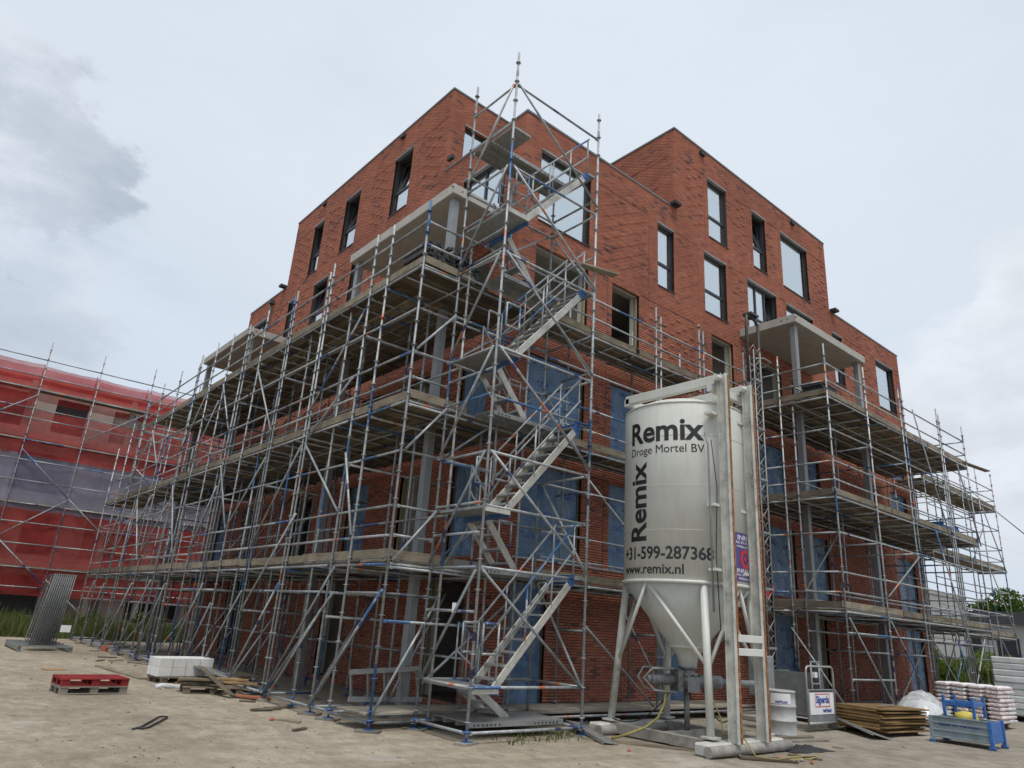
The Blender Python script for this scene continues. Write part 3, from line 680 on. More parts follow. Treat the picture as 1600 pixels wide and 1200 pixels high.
for k in range(12):                           # bearers between the standards, carrying the boards
    ya, yb = YL[k], YL[k+1]; m = max(1, round((yb-ya)/.8))
    for j in range(1, m):
        for z in DZ: pole(SL, 'bearer', (XO+.05, ya+(yb-ya)*j/m, z+.005), (XI+.05, ya+(yb-ya)*j/m, z+.005))
for i, y in enumerate(YL[:13]):
    standard(SL, 8.6, y+.3, DZ[0]-.05 if inbal(y+.3) else DZ[1]-.05, False)
    if i: pole(SL, 'ledger', (8.6, YL[i-1]+.3, 1.1), (8.6, y+.3, 1.1), 'ledger'); pole(SL, 'ledger', (8.6, YL[i-1]+.3, DZ[0]-.06), (8.6, y+.3, DZ[0]-.06), 'ledger'); pole(SL, 'guard_rail', (XM, YL[i-1]+.03, DZ[0]+1.0), (XM, y-.03, DZ[0]+1.0), 'ledger'); pole(SL, 'guard_rail', (XM, YL[i-1]+.03, DZ[1]+1.0), (XM, y-.03, DZ[1]+1.0), 'ledger')
def dg(parent, p, q): pole(parent, 'diagonal_brace', p, q)
O = XO-.055
for a, b, z0, z1 in ((13.15, 11.0, .12, 2.2), (15.3, 12.9, .1, 2.6), (15.25, 12.8, .1, 2.12), (15.0, 13.2, .12, 1.8), (17.4, 15.4, .12, 2.3), (19.5, 17.5, .12, 2.12), (20.9, 19.5, .12, 1.8), (22.3, 20.4, .12, 2.3), (25.5, 23.9, .12, 2.3), (28.0, 25.6, .1, 2.4), (30.2, 27.9, .12, 2.3), (34.0, 32.1, .12, 2.3), (36, 34, .12, 2.4),
                     (15.3, 13.15, 6.2, 8.2), (15.1, 13.3, 5.55, 6.6), (17.45, 15.4, 3.2, 5.4), (17.4, 15.1, 1.6, 3.8), (22.3, 20.9, 3.2, 5.0), (20.9, 22.35, 6.7, 8.5), (17.5, 19.4, 6.1, 8.3), (19.5, 20.9, 3.7, 5.6), (23.9, 25.5, 3.2, 5.5), (28, 30, 3.1, 5.4), (27.9, 30.2, 6.2, 8.2), (34, 32.1, 3.2, 5.4)):
    dg(SL, (O, a, z0), (O, b, z1))
for a, b, z0 in ((12.4, 13.1, 3.2), (19.5, 17.5, 3.7), (23.9, 22.4, 6.2), (25.5, 23.9, 6.7), (30.2, 27.9, 3.7), (32.1, 30.2, 6.2), (13.1, 15.2, 3.7), (27.9, 25.6, 3.2), (32.1, 30.3, 3.2)): dg(SL, (O, a, z0), (O, b, z0+1.7))
for y in (14.2, 16.3, 18.5, 21.6, 24.7, 26.7, 29.0, 31.1): standard(SL, XO+.12, y, random.choice((5.6, 6.7, 8.5)), False)
for i, y in enumerate(YL[:13]):               # raking braces back towards the wall
    if i % 2 == 0: dg(SL, (XO+.03, y+.06, .15), (XM, y+.06, 2.1))
    else: dg(SL, (XM+.03, y+.06, .15), (XM+1.2, y+.06, 2.3))
    if not inbal(y): dg(SL, (XM, y-.06, DZ[0]+.1), (XI-.1, y-.06, DZ[1]-.3)); dg(SL, (XM, y-.06, DZ[1]+.1), (XI-.1, y-.06, DZ[2]-.3))
for z in (2.7, 4.7, 6.7): dg(SL, (XO+.05, 10.94, z), (7.42, 10.94, z+.98))
for z in (*DZ, *[q+r_ for q in DZ for r_ in RAILS], DZ[1]+MID, DZ[2]+MID, .1, 2.14): pole(SL, 'ledger', (XO+TR, 11.0, z), (7.42, 11.0, z), 'ledger')
for k, z in enumerate(DZ):
    zt = z+.05
    deck(SL, XO+.02, XI, 11.04, 12.28, zt, 'x', 3.2)
    deck(SL, XO+.04, XI+.1, 12.3, 30.7, zt, 'y', 4.6)
    if k < 2: deck(SL, XO+.04, XM+.12, 30.7, 36.0, zt, 'y', 2.7)
    toe(SL, (XO+.045, 11.0, zt+.12), (XO+.045, 32.0 if k == 2 else 36, zt+.12)); toe(SL, (XO+.02, 11.03, zt+.12), (7.9, 11.03, zt+.12), 2)
deck(SL, XO-.05, 10.0, 11.05, 12.0, .22, 'x', 3.2, 'walk_board')
deck(SL, XO+.05, XM+.1, 18, 23.5, .16, 'y', 2.6)

# ---- right facade run behind the silo
S1 = thing('facade_scaffold', 'narrow galvanised scaffold on the brick wall behind the mortar silo', 'scaffold', (11.5, 10.95, G))
X1 = [11.5, 13.94, 16.1, 18.2]; Y1o, Y1i = 10.95, 11.78
for x in X1: standard(S1, x, Y1o, 10.2 if x < 18 else 9.9); standard(S1, x, Y1i, 9.7, False)
standard(S1, 14.18, Y1o+.03, 10.0, False); standard(S1, 15.9, Y1o, 10.35, False)
run(S1, [(10.05, Y1o)]+[(x, Y1o) for x in X1], None)
for x in X1:
    for z in DZ: pole(S1, 'transom', (x, Y1o, z-.05), (x, Y1i, z-.05), 'ledger'); pole(S1, 'transom', (x+.03, Y1o, z+MID+.05), (x+.03, WY-.02, z+MID+.05), 'plain')
for a, b in zip([10.05]+X1, X1):
    for z in DZ: pole(S1, 'ledger', (a, Y1i, z), (b, Y1i, z), 'ledger'); pole(S1, 'ledger', (a, Y1i-.02, z+.52), (b, Y1i-.02, z+.52), 'plain')
for z in DZ: pole(S1, 'ledger', (10.05, 11.36, z-.06), (18.2, 11.36, z-.06))
for x in (10.8, 12.3, 13.1, 14.8, 15.5, 17.0):
    for z in DZ: pole(S1, 'bearer', (x, Y1o, z+.005), (x, 11.92, z+.005))
for z in DZ:
    deck(S1, 9.55, 16.5 if z > 8 else 18.3, Y1o+.04, 11.94, z+.05, 'x', 3.3); toe(S1, (10.0, Y1o+.05, z+.18), (16.3 if z > 8 else 18.3, Y1o+.05, z+.18), 3.2)
deck(S1, 10.02, 17.6, 10.78, 11.98, .20, 'x', 3.4, 'walk_board')
pole(S1, 'ledger', (10.05, 10.72, .13), (17.6, 10.72, .13)); pole(S1, 'ledger', (10.05, 11.9, .13), (17.6, 11.9, .13))
for z in (1.9, 5.05): dg(S1, (13.94, Y1o+.06, z-1.7), (11.5, Y1o+.06, z)); 
dg(S1, (14.3, 10.85, .2), (12.55, 10.85, 2.3))

# ---- scaffold round the right balcony
S2 = thing('facade_scaffold', 'deep scaffold round the projecting balcony beyond the hoist mast', 'scaffold', (18.95, 8.8, G))
X2 = [18.95, 21.5, 24.1, 27.4, 29.9]; Y2 = 8.8
T2 = [10.15, 10.15, 10.2, 10.25, 10.15]
for x, tp in zip(X2, T2): standard(S2, x, Y2, tp); standard(S2, x, 9.86, 8.4, False)
for x in (27.65, 24.4): standard(S2, x, Y2+.02, 10.1, False)
for x in (27.4, 29.9): standard(S2, x, 11.75, 8.4 if x < 29 else 9.8, False)
standard(S2, 18.95, 10.25, 10.1)
run(S2, [(x, Y2) for x in X2], None); run(S2, [(18.95, Y2), (18.95, 10.25), (18.95, 11.8)], None); run(S2, [(29.9, Y2), (29.9, 9.86), (29.9, 11.75)], None)
for x in X2[1:]:
    far = 11.8
    for z in DZ: pole(S2, 'transom', (x, Y2, z-.05), (x, far, z-.05), 'ledger'); pole(S2, 'transom', (x, Y2, z+MID), (x, far, z+MID), 'ledger')
    pole(S2, 'transom', (x, Y2, 2.14), (x, 9.86, 2.14), 'ledger'); pole(S2, 'transom', (x, Y2, .12), (x, 9.86, .12), 'ledger')
for a, b in zip(X2, X2[1:]):
    for z in (2.14, *DZ): pole(S2, 'ledger', (a, 9.86, z), (b, 9.86, z), 'ledger')
    for z in DZ: pole(S2, 'guard_rail', (a, 9.86, z+.55), (b, 9.86, z+.55)); pole(S2, 'guard_rail', (a, 11.7, z+.4), (b, 11.7, z+.4)) if a > 24 else None
pole(S2, 'ledger', (18.95, Y2, 1.02), (21.5, Y2, 1.02), 'ledger'); pole(S2, 'ledger', (18.95, Y2, 2.14), (29.9, Y2, 2.14))
for x in (19.8, 20.7, 22.4, 23.2, 25.2, 26.3, 28.3, 29.1):
    for z in DZ: pole(S2, 'bearer', (x, Y2+.05, z+.005), (x, 11.85, z+.005))
for y in (10.6, 11.3):
    for z in DZ: pole(S2, 'ledger', (18.95, y, z-.05), (29.9, y, z-.05))
for x in (20.3, 22.8, 25.6, 28.6): standard(S2, x, 10.9, DZ[1]-.1, False)
for p, q in (((21.4, 8.74, .15), (19.0, 8.74, 2.5)), ((24.0, 8.74, .15), (21.5, 8.74, 2.55)), ((26.9, 8.74, .15), (24.2, 8.74, 2.3)), ((24.15, 9.9, .1), (27.4, 9.9, 2.5)), ((18.9, 10.3, 2.2), (18.9, 8.85, .2)), ((27.4, 9.9, .1), (29.9, 9.9, 2.5)),
             ((24.9, 8.70, 9.6), (27.0, 8.70, 5.2)), ((25.6, 8.70, 5.6), (28.2, 8.70, .5)), ((28.6, 8.72, 8.4), (29.9, 8.72, 5.6)), ((21.5, 8.74, 3.2), (24.1, 8.74, 4.6)), ((26.2, 8.7, 2.4), (27.3, 8.7, 0.1)), ((19.1, 9.9, 3.2), (21.5, 9.9, 5.2))): dg(S2, p, q)
for z in DZ:
    zt = z+.05
    deck(S2, 18.97, 30.1, Y2+.04, 11.9, zt, 'x', 3.7)
    toe(S2, (18.9, Y2+.05, zt+.13), (29.95, Y2+.05, zt+.13)); toe(S2, (18.99, Y2, zt+.13), (18.99, 11.9, zt+.13), 3.2)
plank(S2, (29.6, Y2+.1, DZ[2]+.2), (31.6, Y2-.2, DZ[2]+.16), .2, .04, 'toe_wood')
deck(S2, 19, 27, 9.95, 11.6, .12, 'x', 3.2, 'walk_board')

# ---- far run past the end of the building
S3 = thing('facade_scaffold', 'open scaffold run past the far end of the brick building beside the grey house', 'scaffold', (31.2, 10.8, G))
X3 = [31.2, 33.4, 35.5, 37.7, 39.9]; Y3 = 10.8
for x in X3:
    standard(S3, x, Y3, 10.35); standard(S3, x, 11.95, 10.2, False)
    for z in DZ: pole(S3, 'transom', (x, Y3, z-.05), (x, 11.95, z-.05), 'ledger')
for x in (34.2, 36.2): 
    for y in (14.0, 16.5): standard(S3, x, y, 8.8, False)
    for z in (*DZ, DZ[0]+1, DZ[1]+1): pole(S3, 'ledger', (x, 11.95, z), (x, 16.5, z), 'ledger')
run(S3, [(x, Y3) for x in X3], None); run(S3, [(x, 11.95) for x in X3], None, base=False); run(S3, [(39.9, Y3), (39.9, 11.95)], None)
for p, q in (((39.9, 10.74, 5.6), (37.8, 10.74, 8.4)), ((39.9, 10.74, 2.7), (37.8, 10.74, 5.4)), ((40.2, 10.7, .2), (37.7, 10.74, 2.5)), ((33.4, 10.74, .2), (35.5, 10.74, 2.5)), ((35.5, 10.74, 5.7), (37.7, 10.74, 7.6)), ((31.2, 10.74, .2), (33.4, 10.74, 2.5)), ((41.1, 9.6, 7.0), (39.9, 11.9, 9.8))): dg(S3, p, q)
for z in DZ: deck(S3, 31.1, 39.9, Y3+.04, 11.9, z+.05, 'x', 3.0); toe(S3, (31.1, Y3+.05, z+.18), (39.9, Y3+.05, z+.18))

# ---- stair tower
TX0, TX1, TY0, TY1 = 7.45, 10.02, 9.55, 11.0
ST = thing('stair_tower', 'tall scaffold stair tower with zigzag aluminium flights at the building corner', 'stair tower', (TX0, TY0, G))
for x, y, tp in ((TX0, TY0, 13.55), (TX1, TY0, 13.45), (TX0, TY1, 13.55), (TX1, TY1, 12.2)): standard(ST, x, y, tp)
standard(ST, 8.75, TY1, 11.6, False)
for z in (.12, .78, 2.65, 4.65, 6.65, 8.65, 10.65, 12.7):
    pole(ST, 'ledger', (TX0+TR, TY0, z), (TX1-TR, TY0, z), 'ledger'); pole(ST, 'ledger', (TX0, TY0+TR, z), (TX0, TY1-TR, z), 'ledger')
    if z < 12: pole(ST, 'ledger', (TX1, TY0+TR, z), (TX1, TY1-TR, z), 'ledger'); pole(ST, 'ledger', (TX0+TR, TY1, z), (TX1-TR, TY1, z), 'ledger')
for z in (1.9, 3.2, 3.72, 5.7, 6.2, 8.7, 9.15, 9.7, 11.7): pole(ST, 'guard_rail', (TX0, TY0+TR, z+.03), (TX0, TY1-TR, z+.03), 'ledger')
for z in (3.7, 5.7, 7.7, 9.6, 11.1, 11.75): pole(ST, 'guard_rail', (TX0+TR, TY1+.03, z), (TX1-TR, TY1+.03, z), 'ledger'); pole(ST, 'guard_rail', (TX1+.03, TY0, z), (TX1+.03, TY1, z), 'ledger')
for z in (3.75, 5.75, 7.75, 9.75, 11.75): pole(ST, 'guard_rail', (TX0+TR, TY0+.03, z-.05), (TX1-TR, TY0+.03, z-.05), 'ledger') if z in (3.75, 5.75) else None
for z in (2.6, 4.65, 6.65, 8.65, 10.65, 12.7):
    dg(ST, (TX0+.03, TY0-.05, z), (TX1-.02, TY0-.05, z-1.88)); dg(ST, (TX0-.05, TY0+.03, z), (TX0-.05, TY1-.03, z-1.9))
    if z < 12: dg(ST, (TX1+.05, TY1-.03, z), (TX1+.05, TY0+.03, z-1.9)); dg(ST, (TX0+.1, TY1+.06, z-1.9), (TX1-.1, TY1+.06, z))
def flight(x0, z0, x1, z1, y0, y1, nt):
    """aluminium flight from (x0,z0) up to (x1,z1) between y0 and y1"""
    for y in (y0, y1):
        part('stringer', MB().bar((x0, y, z0-.03), (x1, y, z1-.03), .03, .135), 'alu_stair', ST, bevel=.004)
        part('stringer_foot', MB().bar((x1-(x1-x0)*.08, y, z1-.03-(z1-z0)*.08), (x1, y, z1-.03), .036, .142), 'blue_paint', ST)
    for k in range(nt):
        t_ = (k+.5)/nt; x = x0+(x1-x0)*t_; z = z0+(z1-z0)*t_
        part('tread', MB().box((x, (y0+y1)/2, z), (.20, y1-y0-.03, .035)), 'alu', ST)
    s = 1 if x1 > x0 else -1
    for y in ((y0, y1) if abs(z1-z0) > 1.4 else (y1,)):
        for h in (.5, .98):
            pole(ST, 'handrail', (x0, y, z0+h), (x1, y, z1+h), r=.02)
        for t_ in (.02, .35, .68, .98): xx = x0+(x1-x0)*t_; zz = z0+(z1-z0)*t_; pole(ST, 'handrail_post', (xx, y, zz), (xx, y, zz+.98), r=.018)
        pole(ST, 'handrail', (x0, y, z0+.5), (x0-.3*s, y, z0+.5), r=.02); pole(ST, 'handrail', (x0, y, z0+.98), (x0-.3*s, y, z0+.98), r=.02); pole(ST, 'handrail_post', (x0-.3*s, y, z0+.5), (x0-.3*s, y, z0+.98), r=.018)
def alu_deck(x0, x1, y0, y1, z, n, edge='alu', along='x'):
    """perforated aluminium decks side by side, punched side rails"""
    w_ = (y1-y0)/n
    for k in range(n):
        a, b = y0+w_*k+.006, y0+w_*(k+1)-.006
        d_ = part('stair_deck', MB().bb(x0, x1, a, b, z-.012, z), 'alu', ST)
        e = MB(); 
        for y in (a+.006, b-.006): e.bb(x0, x1, y-.004, y+.004, z-.085, z-.013)
        part('deck_rail', e, edge, d_)
        h = MB(); x = x0+.12
        while x < x1-.1:
            if abs(x-(x0+x1)/2) > .35: h.tube((x, a+.0005, z-.05), (x, a-.0015, z-.05), .018, 8); h.tube((x, b-.0005, z-.05), (x, b+.0015, z-.05), .018, 8)
            x += .09
        part('punched_hole', h, 'black', d_)
alu_deck(TX0+.3, TX1-.1, TY0+.35, TY1-.06, .22, 3)
for z0 in (.0, 2.72, 5.72, 8.72):
    zl = z0+.98 if z0 else .78; ztop = z0+2.98 if z0 else 2.72
    flight(8.02, zl, 9.82, ztop, 9.66, 10.22, 9)
    flight(8.95, z0+(.22 if not z0 else .02), 8.12, zl, 10.36, 10.92, 4)
    part('landing', MB().bb(TX0+.03, 8.06, TY0+.05, TY1-.05, zl-.05, zl), 'alu', ST); part('landing_edge', MB().bb(8.06, 8.09, TY0+.05, TY1-.05, zl-.14, zl+.01), 'blue_paint', ST); part('landing_edge', MB().bb(TX0+.03, 8.06, TY0+.015, TY0+.05, zl-.1, zl-.0), 'alu_stair', ST)
    part('landing', MB().bb(9.78, TX1-.03, TY0+.05, TY1-.05, ztop-.05, ztop), 'alu', ST); part('landing_edge', MB().bb(9.74, 9.78, 9.62, 10.26, ztop-.16, ztop+.01), 'blue_paint', ST)
for z in (2.72, 5.72, 8.72): alu_deck(8.12, 9.76, 10.32, TY1-.05, z, 2)
alu_deck(TX0+.05, 9.76, 10.30, TY1-.05, 11.72, 3); part('landing', MB().bb(TX0+.05, 8.0, TY0+.06, 10.28, 11.66, 11.71), 'alu', ST)
plank(ST, (TX1-.5, TY0-.04, 9.18), (TX1+.55, TY0-.1, 9.32), .19, .04, 'toe_wood')
part('tag_plate', MB().box((7.40, 10.1, 1.98), (.012, .10, .16)), 'white_sign', ST)

# ================================================================== MORTAR SILO
def text_mesh(body, bold=.0):
    c = bpy.data.curves.new('t', 'FONT'); c.body = body; c.size = 1; c.offset = bold; c.resolution_u = 4
    o = bpy.data.objects.new('t', c); COL.objects.link(o); dg_ = bpy.context.evaluated_depsgraph_get()
    me = bpy.data.meshes.new_from_object(o.evaluated_get(dg_)); bpy.data.objects.remove(o); bpy.data.curves.remove(c)
    bm = bmesh.new(); bm.from_mesh(me); bpy.data.meshes.remove(me); return bm
def fit(bm, wd, ht):
    xs = [v.co.x for v in bm.verts]; ys = [v.co.y for v in bm.verts]; x0, x1, y0, y1 = min(xs), max(xs), min(ys), max(ys)
    for v in bm.verts: v.co.x = (v.co.x-x0)/(x1-x0)*wd; v.co.y = (v.co.y-y0)/(y1-y0)*ht
def text_flat(name, body, parent, fac, u0_, z0, wd, ht, d, material, bold=.02):
    bm = text_mesh(body, bold); fit(bm, wd, ht); og = wpos(parent)
    for v in bm.verts: v.co = fac.P(u0_+v.co.x, z0+v.co.y, d)-og
    me = bpy.data.meshes.new(name); bm.to_mesh(me); bm.free(); me.materials.append(MATS[material]); return link(name, me, parent, og)
CX, CY, CR = 11.80, 8.55, 1.21
PHI0 = math.atan2(-CY, -CX)
def text_cyl(name, body, parent, a0, a1, z0, z1, material, bold=.02, vertical=False, lift=.005, rad=None):
    """lettering wrapped on the tank; a0/a1 degrees from the generatrix facing the yard"""
    bm = text_mesh(body, bold); arc = R(a1-a0)*CR
    if vertical: fit(bm, z1-z0, arc)
    else: fit(bm, arc, z1-z0)
    if not vertical:
        x = .03
        while x < arc: bmesh.ops.bisect_plane(bm, geom=bm.verts[:]+bm.edges[:]+bm.faces[:], plane_co=(x, 0, 0), plane_no=(1, 0, 0)); x += .04
    else:
        x = .03
        while x < arc: bmesh.ops.bisect_plane(bm, geom=bm.verts[:]+bm.edges[:]+bm.faces[:], plane_co=(0, x, 0), plane_no=(0, 1, 0)); x += .04
    og = wpos(parent)
    for v in bm.verts:
        if vertical: th = PHI0+R(a1)-v.co.y/CR; z = z0+v.co.x
        else: th = PHI0+R(a0)+v.co.x/CR; z = z0+v.co.y
        rr = (CR if rad is None else rad(z))+lift
        v.co = Vector((CX+rr*math.cos(th), CY+rr*math.sin(th), z))-og
    me = bpy.data.meshes.new(name); bm.to_mesh(me); bm.free(); me.materials.append(MATS[material]); return link(name, me, parent, og)
SI = thing('mortar_silo', 'tall pale grey mortar silo on tubular legs with black lettering', 'silo', (CX, CY, G))
ZR, ZS = 2.70, 6.12
tank = part('tank', MB().lathe([(CR, ZR), (CR, ZS-.03), (CR-.015, ZS), (CR-.10, ZS+.035), (CR*.75, ZS+.13), (CR*.4, ZS+.20), (.12, ZS+.23)], (CX, CY), 72), 'silo_paint', SI)
for z in (ZR+.9+.02, ZR+1.75, ZR+2.72): part('weld_seam', MB().lathe([(CR-.004, z-.006), (CR+.004, z-.004), (CR+.004, z+.004), (CR-.004, z+.006)], (CX, CY), 72, caps=False), 'worn_paint', tank)
part('rim', MB().lathe([(CR-.02, ZR-.03), (CR+.022, ZR-.028), (CR+.022, ZR+.03), (CR-.02, ZR+.032)], (CX, CY), 72, caps=False), 'silo_paint', tank)
part('rim', MB().lathe([(CR-.02, ZS-.05), (CR+.012, ZS-.045), (CR+.012, ZS-.02), (CR-.02, ZS-.015)], (CX, CY), 72, caps=False), 'worn_paint', tank)
CB = 1.45; cone_r = lambda z: .22+(CR-.02-.22)*(z-CB)/(ZR-.03-CB)
cone = part('hopper', MB().lathe([(.13, 1.22), (.16, 1.24), (.20, CB-.02), (.22, CB), (cone_r(2.0), 2.0), (CR-.02, ZR-.03)], (CX, CY), 64), 'silo_paint', SI)
part('hopper_band', MB().lathe([(cone_r(1.56), 1.55), (cone_r(1.56)+.03, 1.555), (cone_r(1.62)+.03, 1.615), (cone_r(1.62), 1.62)], (CX, CY), 48, caps=False), 'silo_paint', cone)
text_cyl('lettering', 'Remix', tank, -57, 18, 5.31, 5.76, 'ink', .026); text_cyl('lettering', 'Droge Mortel BV', tank, -57, 18, 5.03, 5.24, 'ink', .0)
text_cyl('lettering', 'Remix', tank, -57, -36, 3.42, 4.94, 'ink', .026, vertical=True)
text_cyl('lettering', '+31-599-287368', tank, -69, 24, 3.08, 3.32, 'ink', .02); text_cyl('lettering', 'www.remix.nl', tank, -69, -2, 2.82, 3.00, 'ink', .016)
text_cyl('lettering', '701', cone, 51, 67, 2.44, 2.60, 'ink', .012, rad=cone_r, lift=.012)
# warning board wrapped on the tank
def cyl_panel(a0, a1, z0, z1, lift, material, name, parent, n=14):
    mb = MB()
    for k in range(n):
        t0, t1 = PHI0+R(a0+(a1-a0)*k/n), PHI0+R(a0+(a1-a0)*(k+1)/n); r_ = CR+lift
        mb.quad((CX+r_*math.cos(t0), CY+r_*math.sin(t0), z0), (CX+r_*math.cos(t1), CY+r_*math.sin(t1), z0), (CX+r_*math.cos(t1), CY+r_*math.sin(t1), z1), (CX+r_*math.cos(t0), CY+r_*math.sin(t0), z1))
    return part(name, mb, material, parent)
sg = cyl_panel(42, 82, 2.78, 3.66, .006, 'sign_purple', 'warning_sign', tank)
for s_, z0, z1, a0, a1 in (('INRIT', 3.53, 3.62, 50, 72), ('DAG EN NACHT', 3.46, 3.51, 44, 77), ('VRIJLATEN', 3.38, 3.43, 48, 74), ('EINFAHRT', 2.94, 3.01, 44, 78), ('TAG UND NACHT', 2.88, 2.92, 44, 78), ('FREIHALTEN', 2.81, 2.855, 50, 74)):
    o = text_cyl('sign_text', s_, sg, a0, a1, z0, z1, 'white_sign', .012, lift=.010)
def cyl_ring(a_c, z_c, r_in, r_out, lift, material, parent, arcs=((0, 360),)):
    mb = MB()
    for b0, b1 in arcs:
        n = 28
        for k in range(n):
            pts = []
            for rr, tt in ((r_in, k), (r_out, k), (r_out, k+1), (r_in, k+1)):
                an = R(b0+(b1-b0)*tt/n); th = PHI0+R(a_c)+rr*math.cos(an)/CR; pts.append((CX+(CR+lift)*math.cos(th), CY+(CR+lift)*math.sin(th), z_c+rr*1.05*math.sin(an)))
            mb.quad(*pts)
    return part('sign_ring', mb, material, parent)
cyl_ring(61, 3.19, .10, .17, .0115, 'sign_red', sg); cyl_ring(61, 3.19, 0, .045, .0125, 'sign_red', sg)
# legs and braces
feet = ((10.95, 7.5), (10.95, 9.68), (12.62, 7.5), (12.62, 9.68))
for k, (x, y) in enumerate(feet):
    a_ = math.atan2(y-CY, x-CX); tx, ty = CX+(CR-.06)*math.cos(a_), CY+(CR-.06)*math.sin(a_)
    part('leg', MB().tube((x, y, G+.26), (tx, ty, ZR-.02), .068, 16), 'worn_paint' if k == 1 else 'silo_paint', SI)
    part('leg_foot', MB().bb(x-.12, x+.12, y-.12, y+.12, G+.245, G+.275), 'worn_paint', SI)
    x2, y2 = feet[(1, 3, 0, 2)[k]]; bx, by = x+(tx-x)*.45, y+(ty-y)*.45
    mx_, my_ = (tx+CX+(CR-.06)*math.cos(math.atan2(y2-CY, x2-CX)))/2, (ty+CY+(CR-.06)*math.sin(math.atan2(y2-CY, x2-CX)))/2
    md = Vector((mx_-CX, my_-CY)).normalized()*(CR-.05)
    part('brace', MB().tube((bx, by, 1.3), (CX+md.x, CY+md.y, ZR-.03), .034, 12), 'silo_paint', SI)
    x2, y2 = feet[(2, 0, 3, 1)[k]]; md = Vector(((x+x2)/2-CX, (y+y2)/2-CY)).normalized()*(CR-.05)
    part('brace', MB().tube((bx, by, 1.25), (CX+md.x, CY+md.y, ZR-.03), .034, 12), 'silo_paint', SI)
# base frame: two round-nosed runners and side members
for y in (7.40, 9.72):
    m = MB().bb(10.52, 12.86, y-.14, y+.14, G+.02, G+.21); m2 = MB().tube((10.52, y, G+.13), (12.95, y, G+.13), .118, 18)
    o = part('base_runner', m, 'worn_paint', SI, bevel=.03); part('runner_tube', MB().tube((10.50, y-.145, G+.10), (12.96, y-.145, G+.10), .085, 18), 'concrete_dirty', o)
for x in (10.98, 12.5): part('base_member', MB().bb(x-.08, x+.08, 7.56, 9.56, G+.05, G+.21), 'concrete_dirty', SI)
part('base_member', MB().bb(11.06, 12.42, 8.45, 8.6, G+.05, G+.2), 'concrete_dirty', SI)
# lifting frame: two I-beams up the front with top arms
for xb, xt in ((11.22, 11.22), (12.09, 12.09)):
    M1 = MB(); yb = 7.22
    def seg(mb, off, w_, h_): mb.bar((xb+off, yb, G+.2), (xt+off, yb, 6.62), w_, h_, (0, 1, 0))
    bm_ = MB(); bm_.bar((xb, yb, G+.2), (xt, yb, 6.62), .16, .014, (1, 0, 0)) ; hb = part('lifting_beam', bm_, 'worn_paint', SI)
    for dy in (-.086, .086): part('beam_flange', MB().bar((xb, yb+dy, G+.2), (xt, yb+dy, 6.62), .012, .115, (1, 0, 0)), 'worn_paint', hb)
    part('rusty_edge', MB().bar((xb+.047, yb-.098, G+.2), (xt+.047, yb-.098, 6.60), .012, .05, (1, 0, 0)), 'rusty', hb)
    part('rusty_edge', MB().bar((xb+.059, yb+.086, G+.2), (xt+.059, yb+.086, 6.60), .03, .010, (1, 0, 0)), 'rusty', hb)
    part('lifting_arm', MB().bb(xt-.07, xt+.07, 7.35, 9.6, 6.44, 6.62), 'silo_paint', SI, bevel=.01)
    part('lifting_pin', MB().tube((xt-.16, 7.28, 6.54), (xt+.16, 7.28, 6.54), .06, 14), 'silo_paint', SI)
    for z in (2.9, 4.05, 5.8): part('beam_bracket', MB().bb(xt-.22, xt+.05, 7.33, 7.50, z, z+.05), 'silo_paint', SI)
part('lifting_arm', MB().bb(11.15, 12.2, 9.5, 9.62, 6.40, 6.56), 'silo_paint', SI); part('lifting_arm', MB().bb(11.1, 12.3, 7.38, 7.5, 6.30, 6.44), 'silo_paint', SI)
for z in (1.52, 1.74): part('cross_rail', MB().bb(11.26, 12.02, 7.10, 7.16, z, z+.12), 'silo_paint', SI, bevel=.006)
part('filling_pipe', MB().path([(11.02, 7.42, 2.2), (11.0, 7.42, 4.0), (10.98, 7.42, 5.2), (11.0, 7.5, 5.45)], .02), 'grey_steel', SI)
part('signal_cable', MB().path([(11.12, 7.36, 1.9), (11.08, 7.38, 3.2), (11.14, 7.36, 4.4), (11.05, 7.4, 5.3)], .009), 'black', SI)
part('vent_pipe', MB().path([(12.0, 8.1, 1.7), (12.15, 7.95, 1.82), (12.35, 7.75, 1.74)], .06), 'steel_machine', SI)
# mixing pump hung under the outlet
pz_ = 1.0; ax = Vector((.86, -.42, 0)).normalized(); pc = Vector((CX-.05, CY, pz_))
part('outlet_clamp', MB().lathe([(.10, 1.04), (.17, 1.06), (.17, 1.12), (.13, 1.14), (.13, 1.2), (.18, 1.21), (.18, 1.24), (.10, 1.25)], (CX, CY), 24), 'steel_machine', SI)
pump = part('mixing_pump', MB().tube(pc-ax*.16, pc+ax*.62, .12, 20), 'steel_machine', SI)
part('pump_motor', MB().tube(pc-ax*.72, pc-ax*.24, .09, 18).tube(pc-ax*.80, pc-ax*.70, .07, 18), 'grey_steel', pump)
part('gearbox', MB().box(pc-ax*.20, (.10, .34, .36), M=Matrix.Rotation(math.atan2(ax.y, ax.x), 3, 'Z')), 'steel_machine', pump)
for k in range(7): part('cooling_fin', MB().tube(pc-ax*(.66-k*.055), pc-ax*(.65-k*.055), .10, 18), 'steel_machine', pump)
part('control_box', MB().box(pc+ax*.05+Vector((-.12, -.2, -.05)), (.22, .16, .26), .3), 'grey_steel', pump)
gd = Vector((-ax.y, ax.x, 0)); fr = MB()
for s_ in (-.2, .2): fr.path([pc-ax*.35+gd*s_+Vector((0, 0, .2)), pc-ax*.78+gd*s_+Vector((0, 0, .19)), pc-ax*.92+gd*s_*.6+Vector((0, 0, .02)), pc-ax*.74+gd*s_+Vector((0, 0, -.18)), pc-ax*.3+gd*s_+Vector((0, 0, -.2))], .02)
part('guard_frame', fr, 'alu', pump)
